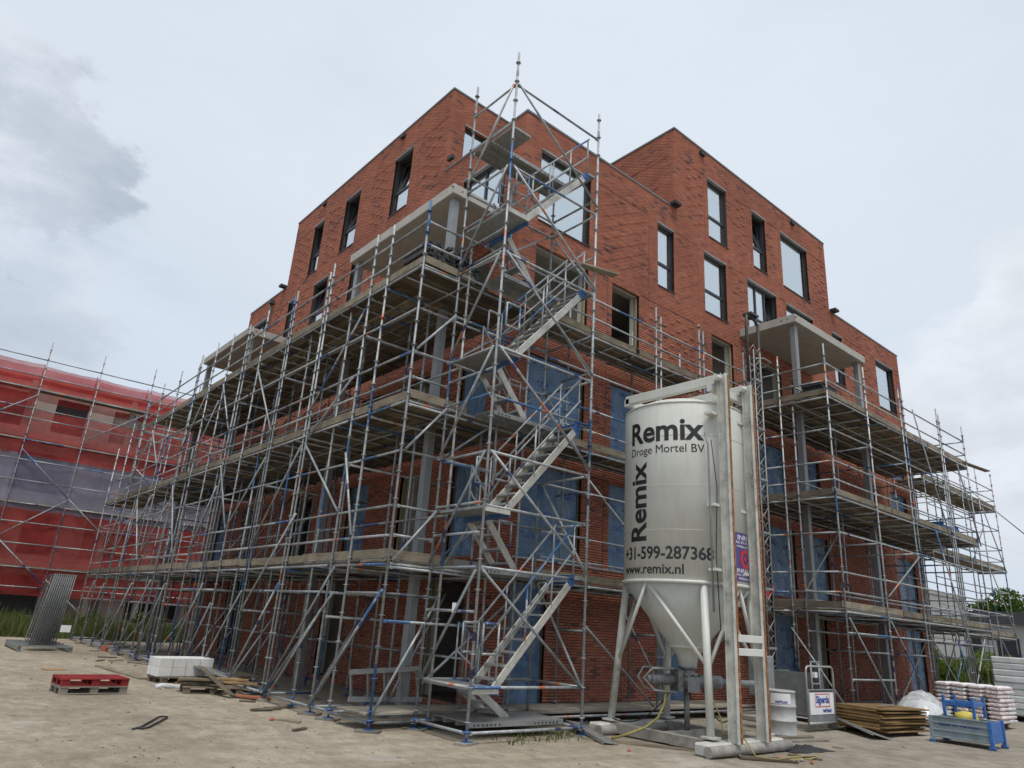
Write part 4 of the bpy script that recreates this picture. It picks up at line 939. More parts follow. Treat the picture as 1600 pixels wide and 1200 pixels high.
part('pump_stand', MB().tube(pc+Vector((0, 0, -.15)), pc+Vector((0, 0, -.9)), .05, 12).tube(pc+ax*.5+Vector((0, 0, -.1)), pc+ax*.55+Vector((0, .1, -.92)), .03, 10), 'steel_machine', pump)
part('discharge_pipe', MB().tube(pc+ax*.62, pc+ax*1.5, .062, 16).tube(pc+ax*.6, pc+ax*.7, .12, 16), 'grey_steel', pump)
for k in range(6): a_ = k*1.05; part('valve_handle', MB().tube((CX+.18*math.cos(a_), CY+.18*math.sin(a_), 1.09), (CX+.32*math.cos(a_), CY+.32*math.sin(a_), 1.12), .013), 'steel_machine', pump)

def sag(p, q, drop, n=10):
    p = Vector(p); q = Vector(q); return [p.lerp(q, k/n)-Vector((0, 0, drop*4*(k/n)*(1-k/n))) for k in range(n+1)]
def hose(name, pts, r, material, label, group=None):
    og = Vector(pts[0]); mb = MB(); mb.path([Vector(p)-og for p in pts], r); return solid(name, mb, material, label, 'hose', og, group)
hose('water_hose', [(11.25, 8.62, .88), (11.15, 8.6, .6), (11.0, 8.62, .38), (10.75, 8.7, .22), (10.45, 8.85, .10), (10.2, 9.0, .02)], .022, 'hose_yellow', 'thick yellow hose drooping from the mixing pump')
hose('water_hose', [(11.55, 7.9, .85), (11.53, 7.7, .5), (11.5, 7.62, .25), (11.48, 7.2, .22), (11.45, 7.0, .0), (11.6, 6.7, -.01), (12.1, 6.75, -.01), (12.5, 6.72, -.01), (12.75, 6.6, -.01), (12.3, 6.52, -.01), (11.8, 6.6, -.01)], .012, 'hose_yellow', 'thin yellow hose hanging beside the lifting beam and looping on the ground')
hose('power_cable', sag((11.3, 8.55, .85), (10.9, 9.6, .25), .25), .012, 'black', 'black cable hanging behind the silo pump motor'); hose('power_cable', sag((11.9, 8.3, .9), (12.3, 7.75, .9), .55), .012, 'black', 'black cable looped below the pump discharge pipe')

# ================================================================== MATERIAL HOIST
MX, MY = 17.4, 10.2
HO = thing('material_hoist', 'lattice mast material hoist standing between silo and balcony scaffold', 'hoist', (MX, MY, G))
s_ = .17
for sx in (-1, 1):
    for sy in (-1, 1): part('mast_chord', MB().tube((MX+sx*s_, MY+sy*s_, G), (MX+sx*s_, MY+sy*s_, 9.75), .02, 8), 'grey_steel', HO)
k = 0; z = .2
lat = {f: MB() for f in range(4)}
while z < 9.6:
    d0 = 1 if k % 2 else -1
    lat[0].tube((MX-d0*s_, MY-s_, z), (MX+d0*s_, MY-s_, z+.34), .010, 6); lat[1].tube((MX-d0*s_, MY+s_, z), (MX+d0*s_, MY+s_, z+.34), .010, 6)
    lat[2].tube((MX-s_, MY-d0*s_, z), (MX-s_, MY+d0*s_, z+.34), .010, 6); lat[3].tube((MX+s_, MY-d0*s_, z), (MX+s_, MY+d0*s_, z+.34), .010, 6)
    if k % 4 == 0:
        part('mast_frame', MB().bb(MX-s_-.02, MX+s_+.02, MY-s_-.025, MY-s_+.01, z-.03, z+.03).bb(MX-s_-.02, MX+s_+.02, MY+s_-.01, MY+s_+.025, z-.03, z+.03).bb(MX-s_-.025, MX-s_+.01, MY-s_, MY+s_, z-.03, z+.03).bb(MX+s_-.01, MX+s_+.025, MY-s_, MY+s_, z-.03, z+.03), 'grey_steel', HO)
    z += .36; k += 1
for m in lat.values(): part('mast_lacing', m, 'alu', HO)
part('guide_pole', MB().tube((MX+.34, MY-.05, G), (MX+.34, MY-.05, 10.75), .045, 12), 'black', HO)
part('head_arm', MB().path([(MX+.34, MY-.05, 10.7), (MX+.28, MY, 10.86), (MX+.02, MY, 10.93), (MX-.16, MY, 10.88), (MX-.20, MY, 10.6), (MX-.20, MY, 8.8)], .045, 10).box((MX+.06, MY, 10.95), (.42, .3, .07)), 'cap', HO)
part('anchor_loop', MB().path([(MX-.45, MY-.3, 9.35), (MX-.1, MY-.45, 9.42), (MX+.3, MY-.42, 9.42), (MX+.42, MY-.2, 9.38), (MX+.4, MY+.3, 9.36), (MX, MY+.5, 9.35)], .02), 'alu', HO)
part('hoist_base', MB().bb(MX-.75, MX+.95, MY-1.35, MY+.35, G+.01, G+.10), 'concrete_dirty', HO)
part('drive_cabinet', MB().bb(MX-2.35, MX-1.75, MY-1.2, MY-.9, .66, 1.48), 'grey_steel', HO, bevel=.02)
part('platform_side', MB().bb(MX-.28, MX-.23, MY-1.3, MY-.3, .25, 1.15), 'grey_steel', HO); part('platform_side', MB().bb(MX-.28, MX+.5, MY-.32, MY-.27, .25, 1.15), 'grey_steel', HO)
part('platform_floor', MB().bb(MX-.28, MX+.6, MY-1.3, MY-.27, .2, .25), 'grey_steel', HO)
for z in (1.2, .72, .26): part('platform_rail', MB().tube((MX-.42, MY-1.36, z+.2), (MX-.02, MY-1.36, z+.2), .022), 'grey_steel', HO)
for x in (MX-.4, MX-.02): part('platform_post', MB().tube((x, MY-1.36, .1), (x, MY-1.36, 1.42), .022), 'grey_steel', HO)
part('limit_switch', MB().box((MX-.3, MY-1.38, 1.12), (.12, .1, .12)), 'white_sign', HO)
GX0, GX1, GY = 16.1, 17.35, 8.5
gate = part('hoist_gate', MB().bb(GX0+.04, GX1-.04, GY-.012, GY+.012, .16, .84), 'grey_steel', HO, bevel=.008)
part('gate_frame', MB().path([(GX0, GY, .12), (GX0, GY, 1.2), (GX0+.03, GY, 1.29), (GX0+.1, GY, 1.32), (GX1-.1, GY, 1.32), (GX1-.03, GY, 1.29), (GX1, GY, 1.2), (GX1, GY, .12)], .024, 10).tube((GX0, GY, .14), (GX1, GY, .14), .03), 'alu', gate)
part('gate_slots', MB().bb(GX0+.08, GX1-.08, GY-.016, GY-.013, .79, .82), 'black', gate)
FG = Fac((0, GY-.014, 0), (1, 0, 0), (0, -1, 0))
sb = part('sign_board', FG.box(MB(), GX0+.07, GX1-.09, .32, .77, 0, .006), 'white_sign', gate)
def frame_rect(fac, u0_, u1, z0, z1, w_, d, material, parent):
    m = MB(); [fac.box(m, *q, d, d+.002) for q in ((u0_, u1, z0, z0+w_), (u0_, u1, z1-w_, z1), (u0_, u0_+w_, z0+w_, z1-w_), (u1-w_, u1, z0+w_, z1-w_))]; return part('sign_border', m, material, parent)
frame_rect(FG, GX0+.30, GX0+.98, .47, .75, .02, .0065, 'sign_red', sb)
text_flat('sign_text', 'Sijperda', sb, FG, GX0+.34, .50, .60, .21, .011, 'sign_blue', .03); text_flat('sign_text', 'verhuur', sb, FG, GX0+.62, .36, .42, .09, .011, 'sign_blue', .03)
DR = thing('steel_drum', 'light grey steel drum with rolling hoops beside the hoist', 'drum', (14.95, 8.5, G))
part('drum_shell', MB().lathe([(.30, G+.01), (.31, G+.03), (.30, G+.05), (.30, G+.27), (.315, G+.285), (.315, G+.305), (.30, G+.32), (.30, G+.55), (.315, G+.565), (.315, G+.585), (.30, G+.6), (.30, G+.84), (.312, G+.85), (.312, G+.87), (.29, G+.875)], (14.95, 8.5), 36), 'drum_grey', DR)
pa = math.atan2(-8.5, -14.95)
lab = MB()
for k in range(10):
    t0, t1 = pa+R(-38+k*8), pa+R(-38+(k+1)*8); q = lambda t_, z: (14.95+.304*math.cos(t_), 8.5+.304*math.sin(t_), z)
    lab.quad(q(t0, G+.62), q(t1, G+.62), q(t1, G+.82), q(t0, G+.82))
part('drum_label', lab, 'white_sign', DR)
bm = text_mesh('verhuur', .03); fit(bm, .26, .07)
x = .02
while x < .26: bmesh.ops.bisect_plane(bm, geom=bm.verts[:]+bm.edges[:]+bm.faces[:], plane_co=(x, 0, 0), plane_no=(1, 0, 0)); x += .02
for v in bm.verts: th = pa-.35+v.co.x/.3; v.co = Vector((.3065*math.cos(th), .3065*math.sin(th), .63+v.co.y))
me = bpy.data.meshes.new('label_text'); bm.to_mesh(me); bm.free(); me.materials.append(MATS['sign_blue']); link('label_text', me, DR, (14.95, 8.5, G))

# ================================================================== NEIGHBOURING BUILDING IN RED NETTING
NY = 43.6; NB = thing('neighbour_building', 'plastered apartment block hidden behind red and lilac debris netting', 'building', (2, NY, G))
FN = Fac((0, NY, 0), (1, 0, 0), (0, -1, 0)); NX0, NX1 = -14.0, 24.0
ZN = ((.4, 2.9), (3.3, 5.9), (6.4, 9.0), (9.7, 12.0)); LIFT = .35
ops = []
for k, (za, zb) in enumerate(ZN):
    x = NX0+1.2; j = 0
    while x < NX1-3:
        wd = 2.6 if (j+k) % 2 else 1.5; ops.append((x, x+wd, (za+(.3 if k < 3 else .2), zb-.3), 'o')); x += wd+1.3; j += 1
zs = sorted({z for o in ops for z in o[2]} | {G, 12.3}); wm = MB()
for za, zb in zip(zs, zs[1:]):
    for a, b in sub((NX0, NX1), [(o[0], o[1]) for o in ops if o[2][0] < (za+zb)/2 < o[2][1]]): FN.box(wm, a, b, za, zb, -.3, 0)
part('wall', wm, 'plaster', NB); part('rear_wall', MB().bb(NX0, NX1, NY+5, NY+5.2, G, 12.5), 'concrete_dirty', NB)
part('side_wall', MB().bb(NX0-.2, NX0, NY, NY+5.2, G, 12.5), 'plaster', NB); part('side_wall', MB().bb(NX1, NX1+.2, NY, NY+5.2, G, 12.5), 'plaster', NB)
part('roof', MB().bb(NX0-.2, NX1+.2, NY-.1, NY+5.3, 12.5, 12.7), 'concrete', NB)
for z in (3.1, 6.15, 9.35): part('balcony_slab', MB().bb(NX0, NX1, NY-1.1, NY-.001, z-.15, z+.15), 'concrete', NB)
for a, b, zr, _ in ops: part('window', FN.box(MB(), a+.003, b-.003, zr[0]+.003, zr[1]-.003, -.2, -.12), 'dark_frame' if (int(a*7) % 3) else 'concrete_dirty', NB)
for z in (G, 3.25, 6.3, 9.5):
    for x in (-6.0, 0.6, 3.2, 8.0, 10.4, 15.0): part('column', MB().bb(x-.12, x+.12, NY-1.0, NY-.76, z, z+2.7), 'concrete', NB)
NS = thing('netted_scaffold', 'tube scaffold hung with red and lilac netting in front of the neighbouring block', 'scaffold', (2, 42, G)); SY = 42.0
xs_ = [-9.3, -6.8, -4.2, -1.7, .9, 3.4, 5.9, 8.5, 11.0, 13.6, 16.2]
for x in xs_: standard(NS, x, SY, 14.2, False); standard(NS, x, SY+.9, 13.2, False)
for z in (.3, 2.0, 2.9, 4.0, 5.0, 5.9, 7.0, 8.0, 9.0, 10.1, 10.6, 11.6, 12.3, 13.2):
    for a, b in zip(xs_, xs_[1:]): pole(NS, 'ledger', (a, SY, z), (b, SY, z), 'ledger', r=.03)
for a, b, z in ((3.4, .9, .3), (5.9, 3.4, 2.1), (3.4, 5.9, 4.2), (8.5, 5.9, .3), (5.9, 3.4, 6.4), (8.5, 5.9, 4.3), (5.9, 8.5, 9.4), (11, 8.5, 6.5), (3.4, .9, 2.4), (.9, 3.4, 9.2)): pole(NS, 'diagonal_brace', (a, SY-.07, z), (b, SY-.07, z+2.1), r=.032)
for z in (2.9, 5.9, 9.0, 11.6): deck(NS, xs_[0], xs_[-1], SY+.05, SY+.85, z+.05, 'x', 5.0, 'toe_wood')
def net_panel(x0, x1, z0, z1, material, y=SY+.05):
    nu, nz = 12, 10; mb = MB(); g = {}
    for i in range(nu+1):
        for j in range(nz+1):
            e = math.sin(math.pi*i/nu)*.10+.03*math.sin(i*1.9+j*.8+x0)+.03*math.sin(j*1.5+x0*2)
            sagz = -.03*math.sin(math.pi*i/nu)*(j/nz)**3
            g[i, j] = len(mb.v); mb.v.append((x0+(x1-x0)*i/nu, y+e, z0+(z1-z0)*j/nz+sagz))
    for i in range(nu):
        for j in range(nz): mb.f.append((g[i, j], g[i+1, j], g[i+1, j+1], g[i, j+1])); mb.sm.append(True)
    return part('net_panel', mb, material, NS)
for k, (a, b) in enumerate(zip(xs_, xs_[1:])):
    net_panel(a, b, 1.62, 5.66, 'net_red'); net_panel(a, b, 5.6, 8.32, 'net_lilac', SY+.10); net_panel(a, b, 8.25, 10.6 if a in (3.4, 5.9) else 10.15, 'net_red')
    if a in (3.4, 5.9): net_panel(a, b, 11.75, 12.9, 'net_red', SY+.04)
    else: net_panel(a, b, 10.1, 12.95, 'net_red')
    net_panel(a, b, 11.2, 12.95, 'net_red', SY+.8)

# ================================================================== SMALL THINGS IN THE YARD, LEFT
def pallet(parent_loc, rz, material, label, cat='pallet', group=None, L=1.2, W=.8):
    t_ = thing('pallet', label, cat, parent_loc, group); x0, y0, z0 = parent_loc
    Mr = Matrix.Rotation(rz, 3, 'Z')
    def add(nm, c, size):
        p = Mr @ Vector(c); part(nm, MB().box((x0+p.x, y0+p.y, z0+p.z), size, rz), material, t_, origin=(x0+p.x, y0+p.y, z0+p.z))
    for y in (-.35, -.175, 0, .175, .35): add('top_board', (0, y, .133), (L, .14 if abs(y) != .175 else .10, .022))
    for x in (-.53, 0, .53): add('stringer_board', (x, 0, .111), (.14, W, .022))
    for x in (-.53, 0, .53):
        for y in (-.35, 0, .35): add('block', (x, y, .061), (.14, .10, .078))
    for y in (-.35, 0, .35): add('bottom_board', (0, y, .011), (L, .10, .022))
    return t_
RP = (3.62, 17.0)
pallet((*RP, G), R(3), 'walk_board', 'plain wooden pallet under the red pallet'); pallet((RP[0], RP[1], G+.145), R(3), 'red_wood', 'red painted wooden pallet on top of a plain one')
pallet((5.95, 19.0, G), R(8), 'board', 'worn pallet carrying the pale block stack')
for lz in range(2):
    for i in range(4):
        for j in range(2):
            x, y = 5.46+i*.33, 18.85+j*.36+.05*i
            solid('building_block', MB().box((0, 0, .10), (.32, .35, .20)), 'white_block', ('pale sand-lime block in the top layer of the stack' if lz else 'pale sand-lime block in the bottom layer of the stack'), 'block', (x, y, G+.146+lz*.203), 'pale block stack', .006, (0, 0, R(8)+random.uniform(-.02, .02)))
pallet((5.95, 16.75, G), R(-12), 'board', 'grey pallet piled with loose offcut boards')
offc = [((5.3, 17.0, .18), (6.1, 16.55, .18), 'board', 'grey board lying across the offcut pallet'), ((5.25, 16.8, .235), (6.0, 16.45, .24), 'board', 'upper grey board lying across the offcut pallet'), ((5.55, 17.15, .16), (6.55, 16.85, .16), 'fresh_wood', 'fresh timber board at the back of the offcut pile'),
        ((6.0, 17.1, .22), (6.75, 16.75, .21), 'fresh_wood', 'short fresh timber board on the offcut pile'), ((5.72, 16.95, .46), (6.06, 15.72, .0), 'toe_wood', 'weathered board leaning off the offcut pile onto the ground'), ((6.3, 16.5, .18), (6.75, 16.2, .18), 'fresh_wood', 'stubby orange timber piece at the end of the offcut pile'),
        ((6.15, 15.9, .0), (6.62, 15.2, .0), 'reddish_wood', 'reddish timber lying on the sand by the scaffold foot')]
for p, q, m, lb in offc:
    og = Vector(p); d = Vector(q)-og; o = link('board_offcut', MB().box((d.length/2, 0, 0), (d.length, .16, .045)).mesh('board_offcut', m, bevel=.004), None, og, Vector((1, 0, 0)).rotation_difference(d.normalized())); tag(o, lb, 'board', 'loose offcut boards')
def lay_board(p, q, m, lb, w_=.2, th=.035, name='loose_board', cat='board'):
    og = Vector(p); d = Vector(q)-og; o = link(name, MB().box((d.length/2, 0, th/2), (d.length, w_, th)).mesh(name, m, bevel=.004), None, og, Vector((1, 0, 0)).rotation_difference(d.normalized())); return tag(o, lb, cat)
lay_board((5.05, 23.2, G), (5.3, 19.6, G), 'toe_wood', 'long pale plank lying on the sand beside the block stack')
lay_board((3.55, 21.9, G), (4.0, 22.0, G+.0), 'fresh_wood', 'small yellow plywood plate lying alone on the sand', .42, .02, 'plywood_plate', 'plate')
b = MB().path([(0, 0, 0), (.14, .10, .01), (.62, .98, .02), (.70, 1.05, .02), (.76, .98, .02), (.72, .88, .02), (.22, .02, .012), (.14, -.04, .01), (.08, .02, .01)], .014, 8); solid('steel_loop', b, 'black', 'bent black reinforcing loop lying on the sand', 'rebar', (3.27, 12.1, G+.015))
solid('plastic_scrap', MB().path([(0, 0, .02), (.15, .06, .06), (.32, .02, .05), (.45, .08, .03), (.6, .0, .02)], .06, 7), 'pack_white', 'crumpled white plastic wrap beside the block pallet', 'plastic', (5.0, 17.5, G))
solid('clay_brick', MB().box((0, 0, .10), (.21, .12, .2)), 'clay', 'stray orange clay brick under the far end of the left scaffold', 'brick', (6.5, 29.6, G), None, .006)
# rack of site-fence panels
FP = thing('panel_rack', 'low grey steel rack that holds the stored fence panels', 'rack', (4.5, 29.0, G))
for x in (3.75, 5.2): part('rack_beam', MB().bb(x-.05, x+.05, 28.2, 31.2, G+.05, G+.16), 'grey_steel', FP)
for y in (28.2, 29.0, 29.8, 30.6, 31.2): part('rack_bar', MB().bb(3.7, 5.25, y-.04, y+.04, G+.16, G+.21), 'grey_steel', FP)
for x in (3.75, 5.2):
    for y in (28.25, 31.15): part('rack_foot', MB().bb(x-.06, x+.06, y-.06, y+.06, G, G+.05), 'grey_steel', FP)
pm_ = MB()
Wd, Ht = 1.15, 2.25
pm_.path([(0, 0, 0), (0, 0, Ht), (0, Wd, Ht), (0, Wd, 0), (0, 0, 0)], .021, 6)
for z in (.3, 1.2, 1.9): pm_.tube((0, 0, z), (0, Wd, z), .012, 6)
pm_.tube((0, Wd*.5, 0), (0, Wd*.5, Ht), .012, 6)
pmesh = pm_.mesh('fence_panel', 'dark_galv')
for k in range(11):
    o = link('fence_panel', pmesh, None, (4.05+k*.075, 28.6+k*.02, G+.22), (Quaternion((0, 1, 0), R(5.5-k*.25)) @ Quaternion((1, 0, 0), R(-1.5)))); tag(o, 'upright galvanised site-fence panel stored in the rack', 'fence panel', 'site-fence panels stored upright')
solid('panel_label', MB().box((0, 0, 0), (.30, .01, .22)), 'white_sign', 'white label plate hung on the stored fence panels', 'label', (4.95, 28.52, 1.0-.3))
# scaffold parts lying in the left run
lay_board((6.1, 19.6, .38), (7.0, 15.9, .02), 'alu', 'long perforated aluminium deck leaning in the left scaffold bay', .3, .05, 'loose_deck', 'scaffold deck')
LD = thing('loose_ladder', 'short aluminium stair ladder lying on edge behind the scaffold corner', 'ladder', (7.2, 12.6, .25))
part('rail', MB().bar((6.9, 12.5, .75), (8.3, 12.3, .85), .03, .09), 'alu', LD); part('rail', MB().bar((7.0, 12.6, .28), (8.5, 12.4, .28), .03, .09), 'alu', LD)
for k in range(5): t_ = k/4; part('rung', MB().bar((6.95+1.3*t_, 12.52-.2*t_, .74+.1*t_), (7.06+1.35*t_, 12.6-.2*t_, .28), .03, .06), 'alu', LD)
def perforated(p, q, lb, w_=.3):
    og = Vector(p); d = Vector(q)-og; L = d.length; rot = Vector((1, 0, 0)).rotation_difference(d.normalized())
    t_ = thing('loose_deck', lb, 'scaffold deck', og); t_.rotation_mode = 'QUATERNION'; t_.rotation_quaternion = rot
    m = MB().box((L/2, 0, .03), (L, w_, .012)).mesh('deck_plate', 'alu'); o = link('deck_plate', m); o.parent = t_
    for y in (-w_/2, w_/2): o = link('deck_rail', MB().box((L/2, y, .02), (L, .012, .05)).mesh('deck_rail', 'alu')); o.parent = t_
    h = MB(); x = .1
    while x < L-.08: h.tube((x, -.08, .0365), (x, -.08, .0375), .016, 6); h.tube((x+.05, .06, .0365), (x+.05, .06, .0375), .016, 6); x += .1
    o = link('punched_hole', h.mesh('punched_hole', 'black')); o.parent = t_
perforated((10.55, 10.3, .08), (9.9, 8.75, G+.005), 'perforated aluminium deck sloping off the walkway beside the stair tower', .28)
perforated((17.75, 8.5, .16), (17.05, 7.3, G+.005), 'grey loading ramp sloping down in front of the hoist gate', .62)
lay_board((9.9, 9.4, G), (11.3, 7.25, G), 'board', 'weathered plank running under the silo base', .2); lay_board((11.2, 7.15, G), (11.9, 6.55, G), 'board', 'dark plank end sticking out in front of the silo runner', .24)
lay_board((13.0, 8.1, G), (15.2, 7.7, G), 'walk_board', 'pale plank lying on the mud beside the drum', .18); lay_board((12.9, 8.5, G), (15.4, 8.1, G), 'toe_wood', 'bleached plank lying between silo and drum', .16)
cl = MB(); g = {}
for i in range(17):
    for j in range(9):
        e = math.sin(math.pi*i/16)*math.sin(math.pi*j/8); g[i, j] = len(cl.v); cl.v.append((i*.07, j*.055+.03*math.sin(i*1.1), .015+e*(.09+.05*math.sin(i*1.9+j)+.04*math.sin(j*2.3+i*.7))*(1-.04*i)))
for i in range(16):
    for j in range(8): cl.f.append((g[i, j], g[i+1, j], g[i+1, j+1], g[i, j+1])); cl.sm.append(True)
o = link('ground_cloth', cl.mesh('ground_cloth', 'black'), None, (12.75, 7.0, G)); o.rotation_euler = (0, 0, R(-8)); tag(o, 'crumpled black cloth on the ground behind the silo runner', 'cloth')

# ================================================================== RIGHT SIDE STORES
for k in range(15):
    solid('plywood_sheet', MB().box((0, 0, .012), (1.85, 1.15, .026)), 'plywood', 'brown plywood sheet in the stack left of the steel stillage' if k < 14 else 'top plywood sheet of the stack, bright and unweathered', 'plywood', (18.35+random.uniform(-.09, .09), 7.95+random.uniform(-.09, .09), G+.10+k*.032), 'stacked plywood sheets', .002, (0, random.uniform(-.006, .006), R(-6)+random.uniform(-.07, .07)))
for y in (7.6, 8.3): solid('timber_bearer', MB().box((0, 0, .045), (1.7, .1, .09)), 'board', 'timber bearer under the plywood stack', 'bearer', (18.35, y, G), 'bearers under the plywood', .004, (0, 0, R(-6)))
solid('metal_strip', MB().box((0, 0, .01), (1.1, .05, .02)), 'alu', 'thin white metal strips lying on the plywood stack', 'strip', (18.3, 7.75, G+.60), None, 0, (0, 0, .1))
# steel stillage
SX, SY_, = 18.55, 6.2; SG = thing('steel_stillage', 'grey blue steel stillage box with blue posts on the yard', 'stillage', (SX, SY_, G)); L_, W_ = 1.12, .85
rz = R(-88)
def sgp(nm, c, size, m, bevel=.006):
    p = Vector(c); p.rotate(Quaternion((0, 0, 1), rz)); return part(nm, MB().box((SX+p.x, SY_+p.y, G+p.z), size, rz), m, SG, bevel=bevel)
lf = sgp('side_panel', (0, -W_/2, .32), (L_-.06, .02, .40), 'grey_blue'); sgp('side_panel', (0, W_/2, .32), (L_-.06, .02, .40), 'grey_blue')
sgp('end_panel', (-L_/2, 0, .32), (.02, W_-.06, .40), 'grey_blue'); sgp('end_panel', (L_/2, 0, .32), (.02, W_-.06, .40), 'stillage_blue'); sgp('floor_panel', (0, 0, .12), (L_, W_, .02), 'grey_blue')
for z in (.13, .27, .41, .53): sgp('rib', (0, -W_/2-.016, z), (L_-.02, .022, .028), 'grey_blue')
for sx in (-1, 1):
    for sy in (-1, 1):
        sgp('corner_post', (sx*L_/2, sy*W_/2, .27), (.07, .07, .54), 'grey_blue' if sx < 0 else 'stillage_blue'); sgp('upright', (sx*(L_/2-.28), sy*W_/2*.85, .76), (.055, .055, .42), 'stillage_blue')
        sgp('foot', (sx*L_/2, sy*W_/2, .03), (.12, .12, .06), 'blue_paint')
for sy in (-1, 1): sgp('cross_bar', (0, sy*W_/2*.85, .82), (L_-.56, .04, .09), 'stillage_blue')
for sx in (-1, 1): sgp('cross_bar', (sx*(L_/2-.28), 0, .82), (.04, W_*.85, .09), 'stillage_blue')
UU = Vector((math.cos(rz), math.sin(rz), 0)); NN = Vector((math.sin(rz), -math.cos(rz), 0)); FS = Fac(Vector((SX, SY_, G))+NN*(W_/2+.0), UU, NN)
text_flat('lettering', 'Sijperda Verhuur', lf, FS, -.42, .34, .80, .09, .013, 'sign_blue', .03)
solid('yellow_bag', MB().lathe([(.05, 0), (.20, .03), (.24, .10), (.20, .20), (.08, .24)], n=14), 'yellow', 'bright yellow bag lying inside the steel stillage', 'bag', (18.6, 6.2, G+.42))
# cement sacks on a pallet
sk = MB(); nx, ny, nz = 6, 5, 4; g = {}
def sackpt(u, v, w_):
    s = (1-abs(u)**4)**.25 if abs(u) < 1 else 0; return Vector((u*.29, v*.19*(1-.10*abs(u)**3), w_*.055*(1-.55*max(abs(u), abs(v))**4)))
bm = bmesh.new(); bmesh.ops.create_cube(bm, size=2); bmesh.ops.subdivide_edges(bm, edges=bm.edges[:], cuts=4, use_grid_fill=True)
for v in bm.verts: v.co = sackpt(v.co.x, v.co.y, v.co.z)
sme = bpy.data.meshes.new('cement_sack'); bm.to_mesh(sme); bm.free(); sme.materials.append(MATS['sack']); sme.polygons.foreach_set('use_smooth', [True]*len(sme.polygons))
BXs, BYs = 24.1, 7.75
pallet((BXs, BYs, G), R(85), 'board', 'wooden pallet under the white cement sacks', L=1.3, W=1.1)
for lz in range(9):
    for i in range(2):
        for j in range(4):
            o = link('cement_sack', sme, None, (BXs-.30+i*.6+random.uniform(-.02, .02), BYs-.63+j*.42+random.uniform(-.02, .02), G+.20+lz*.104), Quaternion((0, 0, 1), random.uniform(-.05, .05))); tag(o, 'white cement sack with red print on the sack pallet', 'sack', 'cement sacks on the pallet')
dome = MB(); g = {}
for i in range(13):
    for j in range(9):
        x, y = -1+2*i/12, -1+2*j/8; r_ = max(0, 1-x*x)*max(0, 1-y*y); g[i, j] = len(dome.v); dome.v.append((x*.75, y*.55, .02+.62*r_**.6+.05*math.sin(i*2.1+j*1.3)*r_))
for i in range(12):
    for j in range(8): dome.f.append((g[i, j], g[i+1, j], g[i+1, j+1], g[i, j+1])); dome.sm.append(True)
o = link('plastic_cover', dome.mesh('plastic_cover', 'film'), None, (21.9, 8.35, G+.2)); tag(o, 'clear crumpled plastic film bulging behind the plywood stack', 'plastic film')
solid('covered_bale', MB().lathe([(.1, 0), (.5, .05), (.55, .3), (.4, .55), (.1, .62)], n=16), 'pack_white', 'pale bale under the clear plastic film', 'bale', (21.9, 8.35, G))
# big wrapped pack
for k in range(9): solid('insulation_slab', MB().box((0, 0, .095), (2.3, 1.5, .186)), 'pack_white', 'white wrapped insulation slab in the tall pack behind the sacks', 'slab', (28.9+random.uniform(-.03, .03), 7.6+random.uniform(-.03, .03), G+.16+k*.19), 'slabs of the tall white pack', .03, (0, 0, R(3)+random.uniform(-.015, .015)))
pallet((28.9, 7.6, G), R(3), 'board', 'wooden pallet under the tall white slab pack', L=2.0, W=1.2)
lay_board((24.5, 5.9, G), (28.5, 6.2, G), 'concrete', 'pale concrete slab strip lying on the yard by the sacks', .9, .06, 'concrete_slab', 'slab')
# things on the decks
d3 = DZ[2]+.075
for r_ in range(10):
    for k in range(19-(r_ % 2)):
        if random.random() < .97 - .045*r_:
            L0 = random.uniform(1.0, 1.25); o = link('tube_prop', _tc.setdefault(('prop',), MB().tube((0, 0, 0), (0, 1.05, 0), .034, 8).tube((0, -.005, 0), (0, .03, 0), .042, 8).mesh('tube_prop', 'slate')), None, (6.72+k*.072+(.036 if r_ % 2 else 0), 11.10+random.uniform(-.05, .05), d3+.04+r_*.064+.012*math.sin(k))); o.rotation_euler = (0, 0, random.uniform(-.02, .02)); tag(o, 'dark steel tube stacked on the top deck at the scaffold corner', 'tube', 'dark tubes stacked on the top deck')
for k in range(4):
    og = Vector((6.72+.10*(k % 2), 12.45+.1*k, d3+.05+.12*(k//2))); o = link('alu_beam', _tc.setdefault(('beam',), MB().box((0, 2.2, .055), (.05, 4.4, .1)).mesh('alu_beam', 'alu')), None, og); tag(o, 'long punched aluminium beam lying on the top deck along the balcony', 'beam', 'aluminium beams on the top deck')
for k in range(3):
    o = link('spare_board', _tc.setdefault(('sb', k), MB().box((0, 3, .02), (.2, 6.0, .04)).mesh('spare_board', 'toe_wood')), None, (6.78+.04*k, 17.8+.3*k, d3+.02+.05*k)); tag(o, 'spare timber board stacked on the top deck beside the left windows', 'board', 'spare boards on the left top deck')
for k in range(11):
    o = link('slate_tile', _tc.setdefault(('slate',), MB().box((0, 0, .02), (.9, .62, .038)).mesh('slate_tile', 'slate', bevel=.004)), None, (19.62+random.uniform(-.04, .04), 9.35+random.uniform(-.05, .05), d3+.02+k*.047)); o.rotation_euler = (0, 0, random.uniform(-.05, .05)); tag(o, 'black sheet in the dark stack on the balcony scaffold top deck', 'sheet', 'black sheets stacked on the top deck')
for k in range(7):
    o = link('spare_board', _tc.setdefault(('sb2', k % 2), MB().box((2.2, 0, .02), (4.4+.3*(k % 2), .2, .04)).mesh('spare_board', 'toe_wood')), None, (20.2+random.uniform(0, .3), 9.05+.22*(k % 2), d3+.02+.048*(k//2)+.08)); tag(o, 'spare timber board in the stack along the balcony scaffold top deck', 'board', 'spare boards on the right top deck')
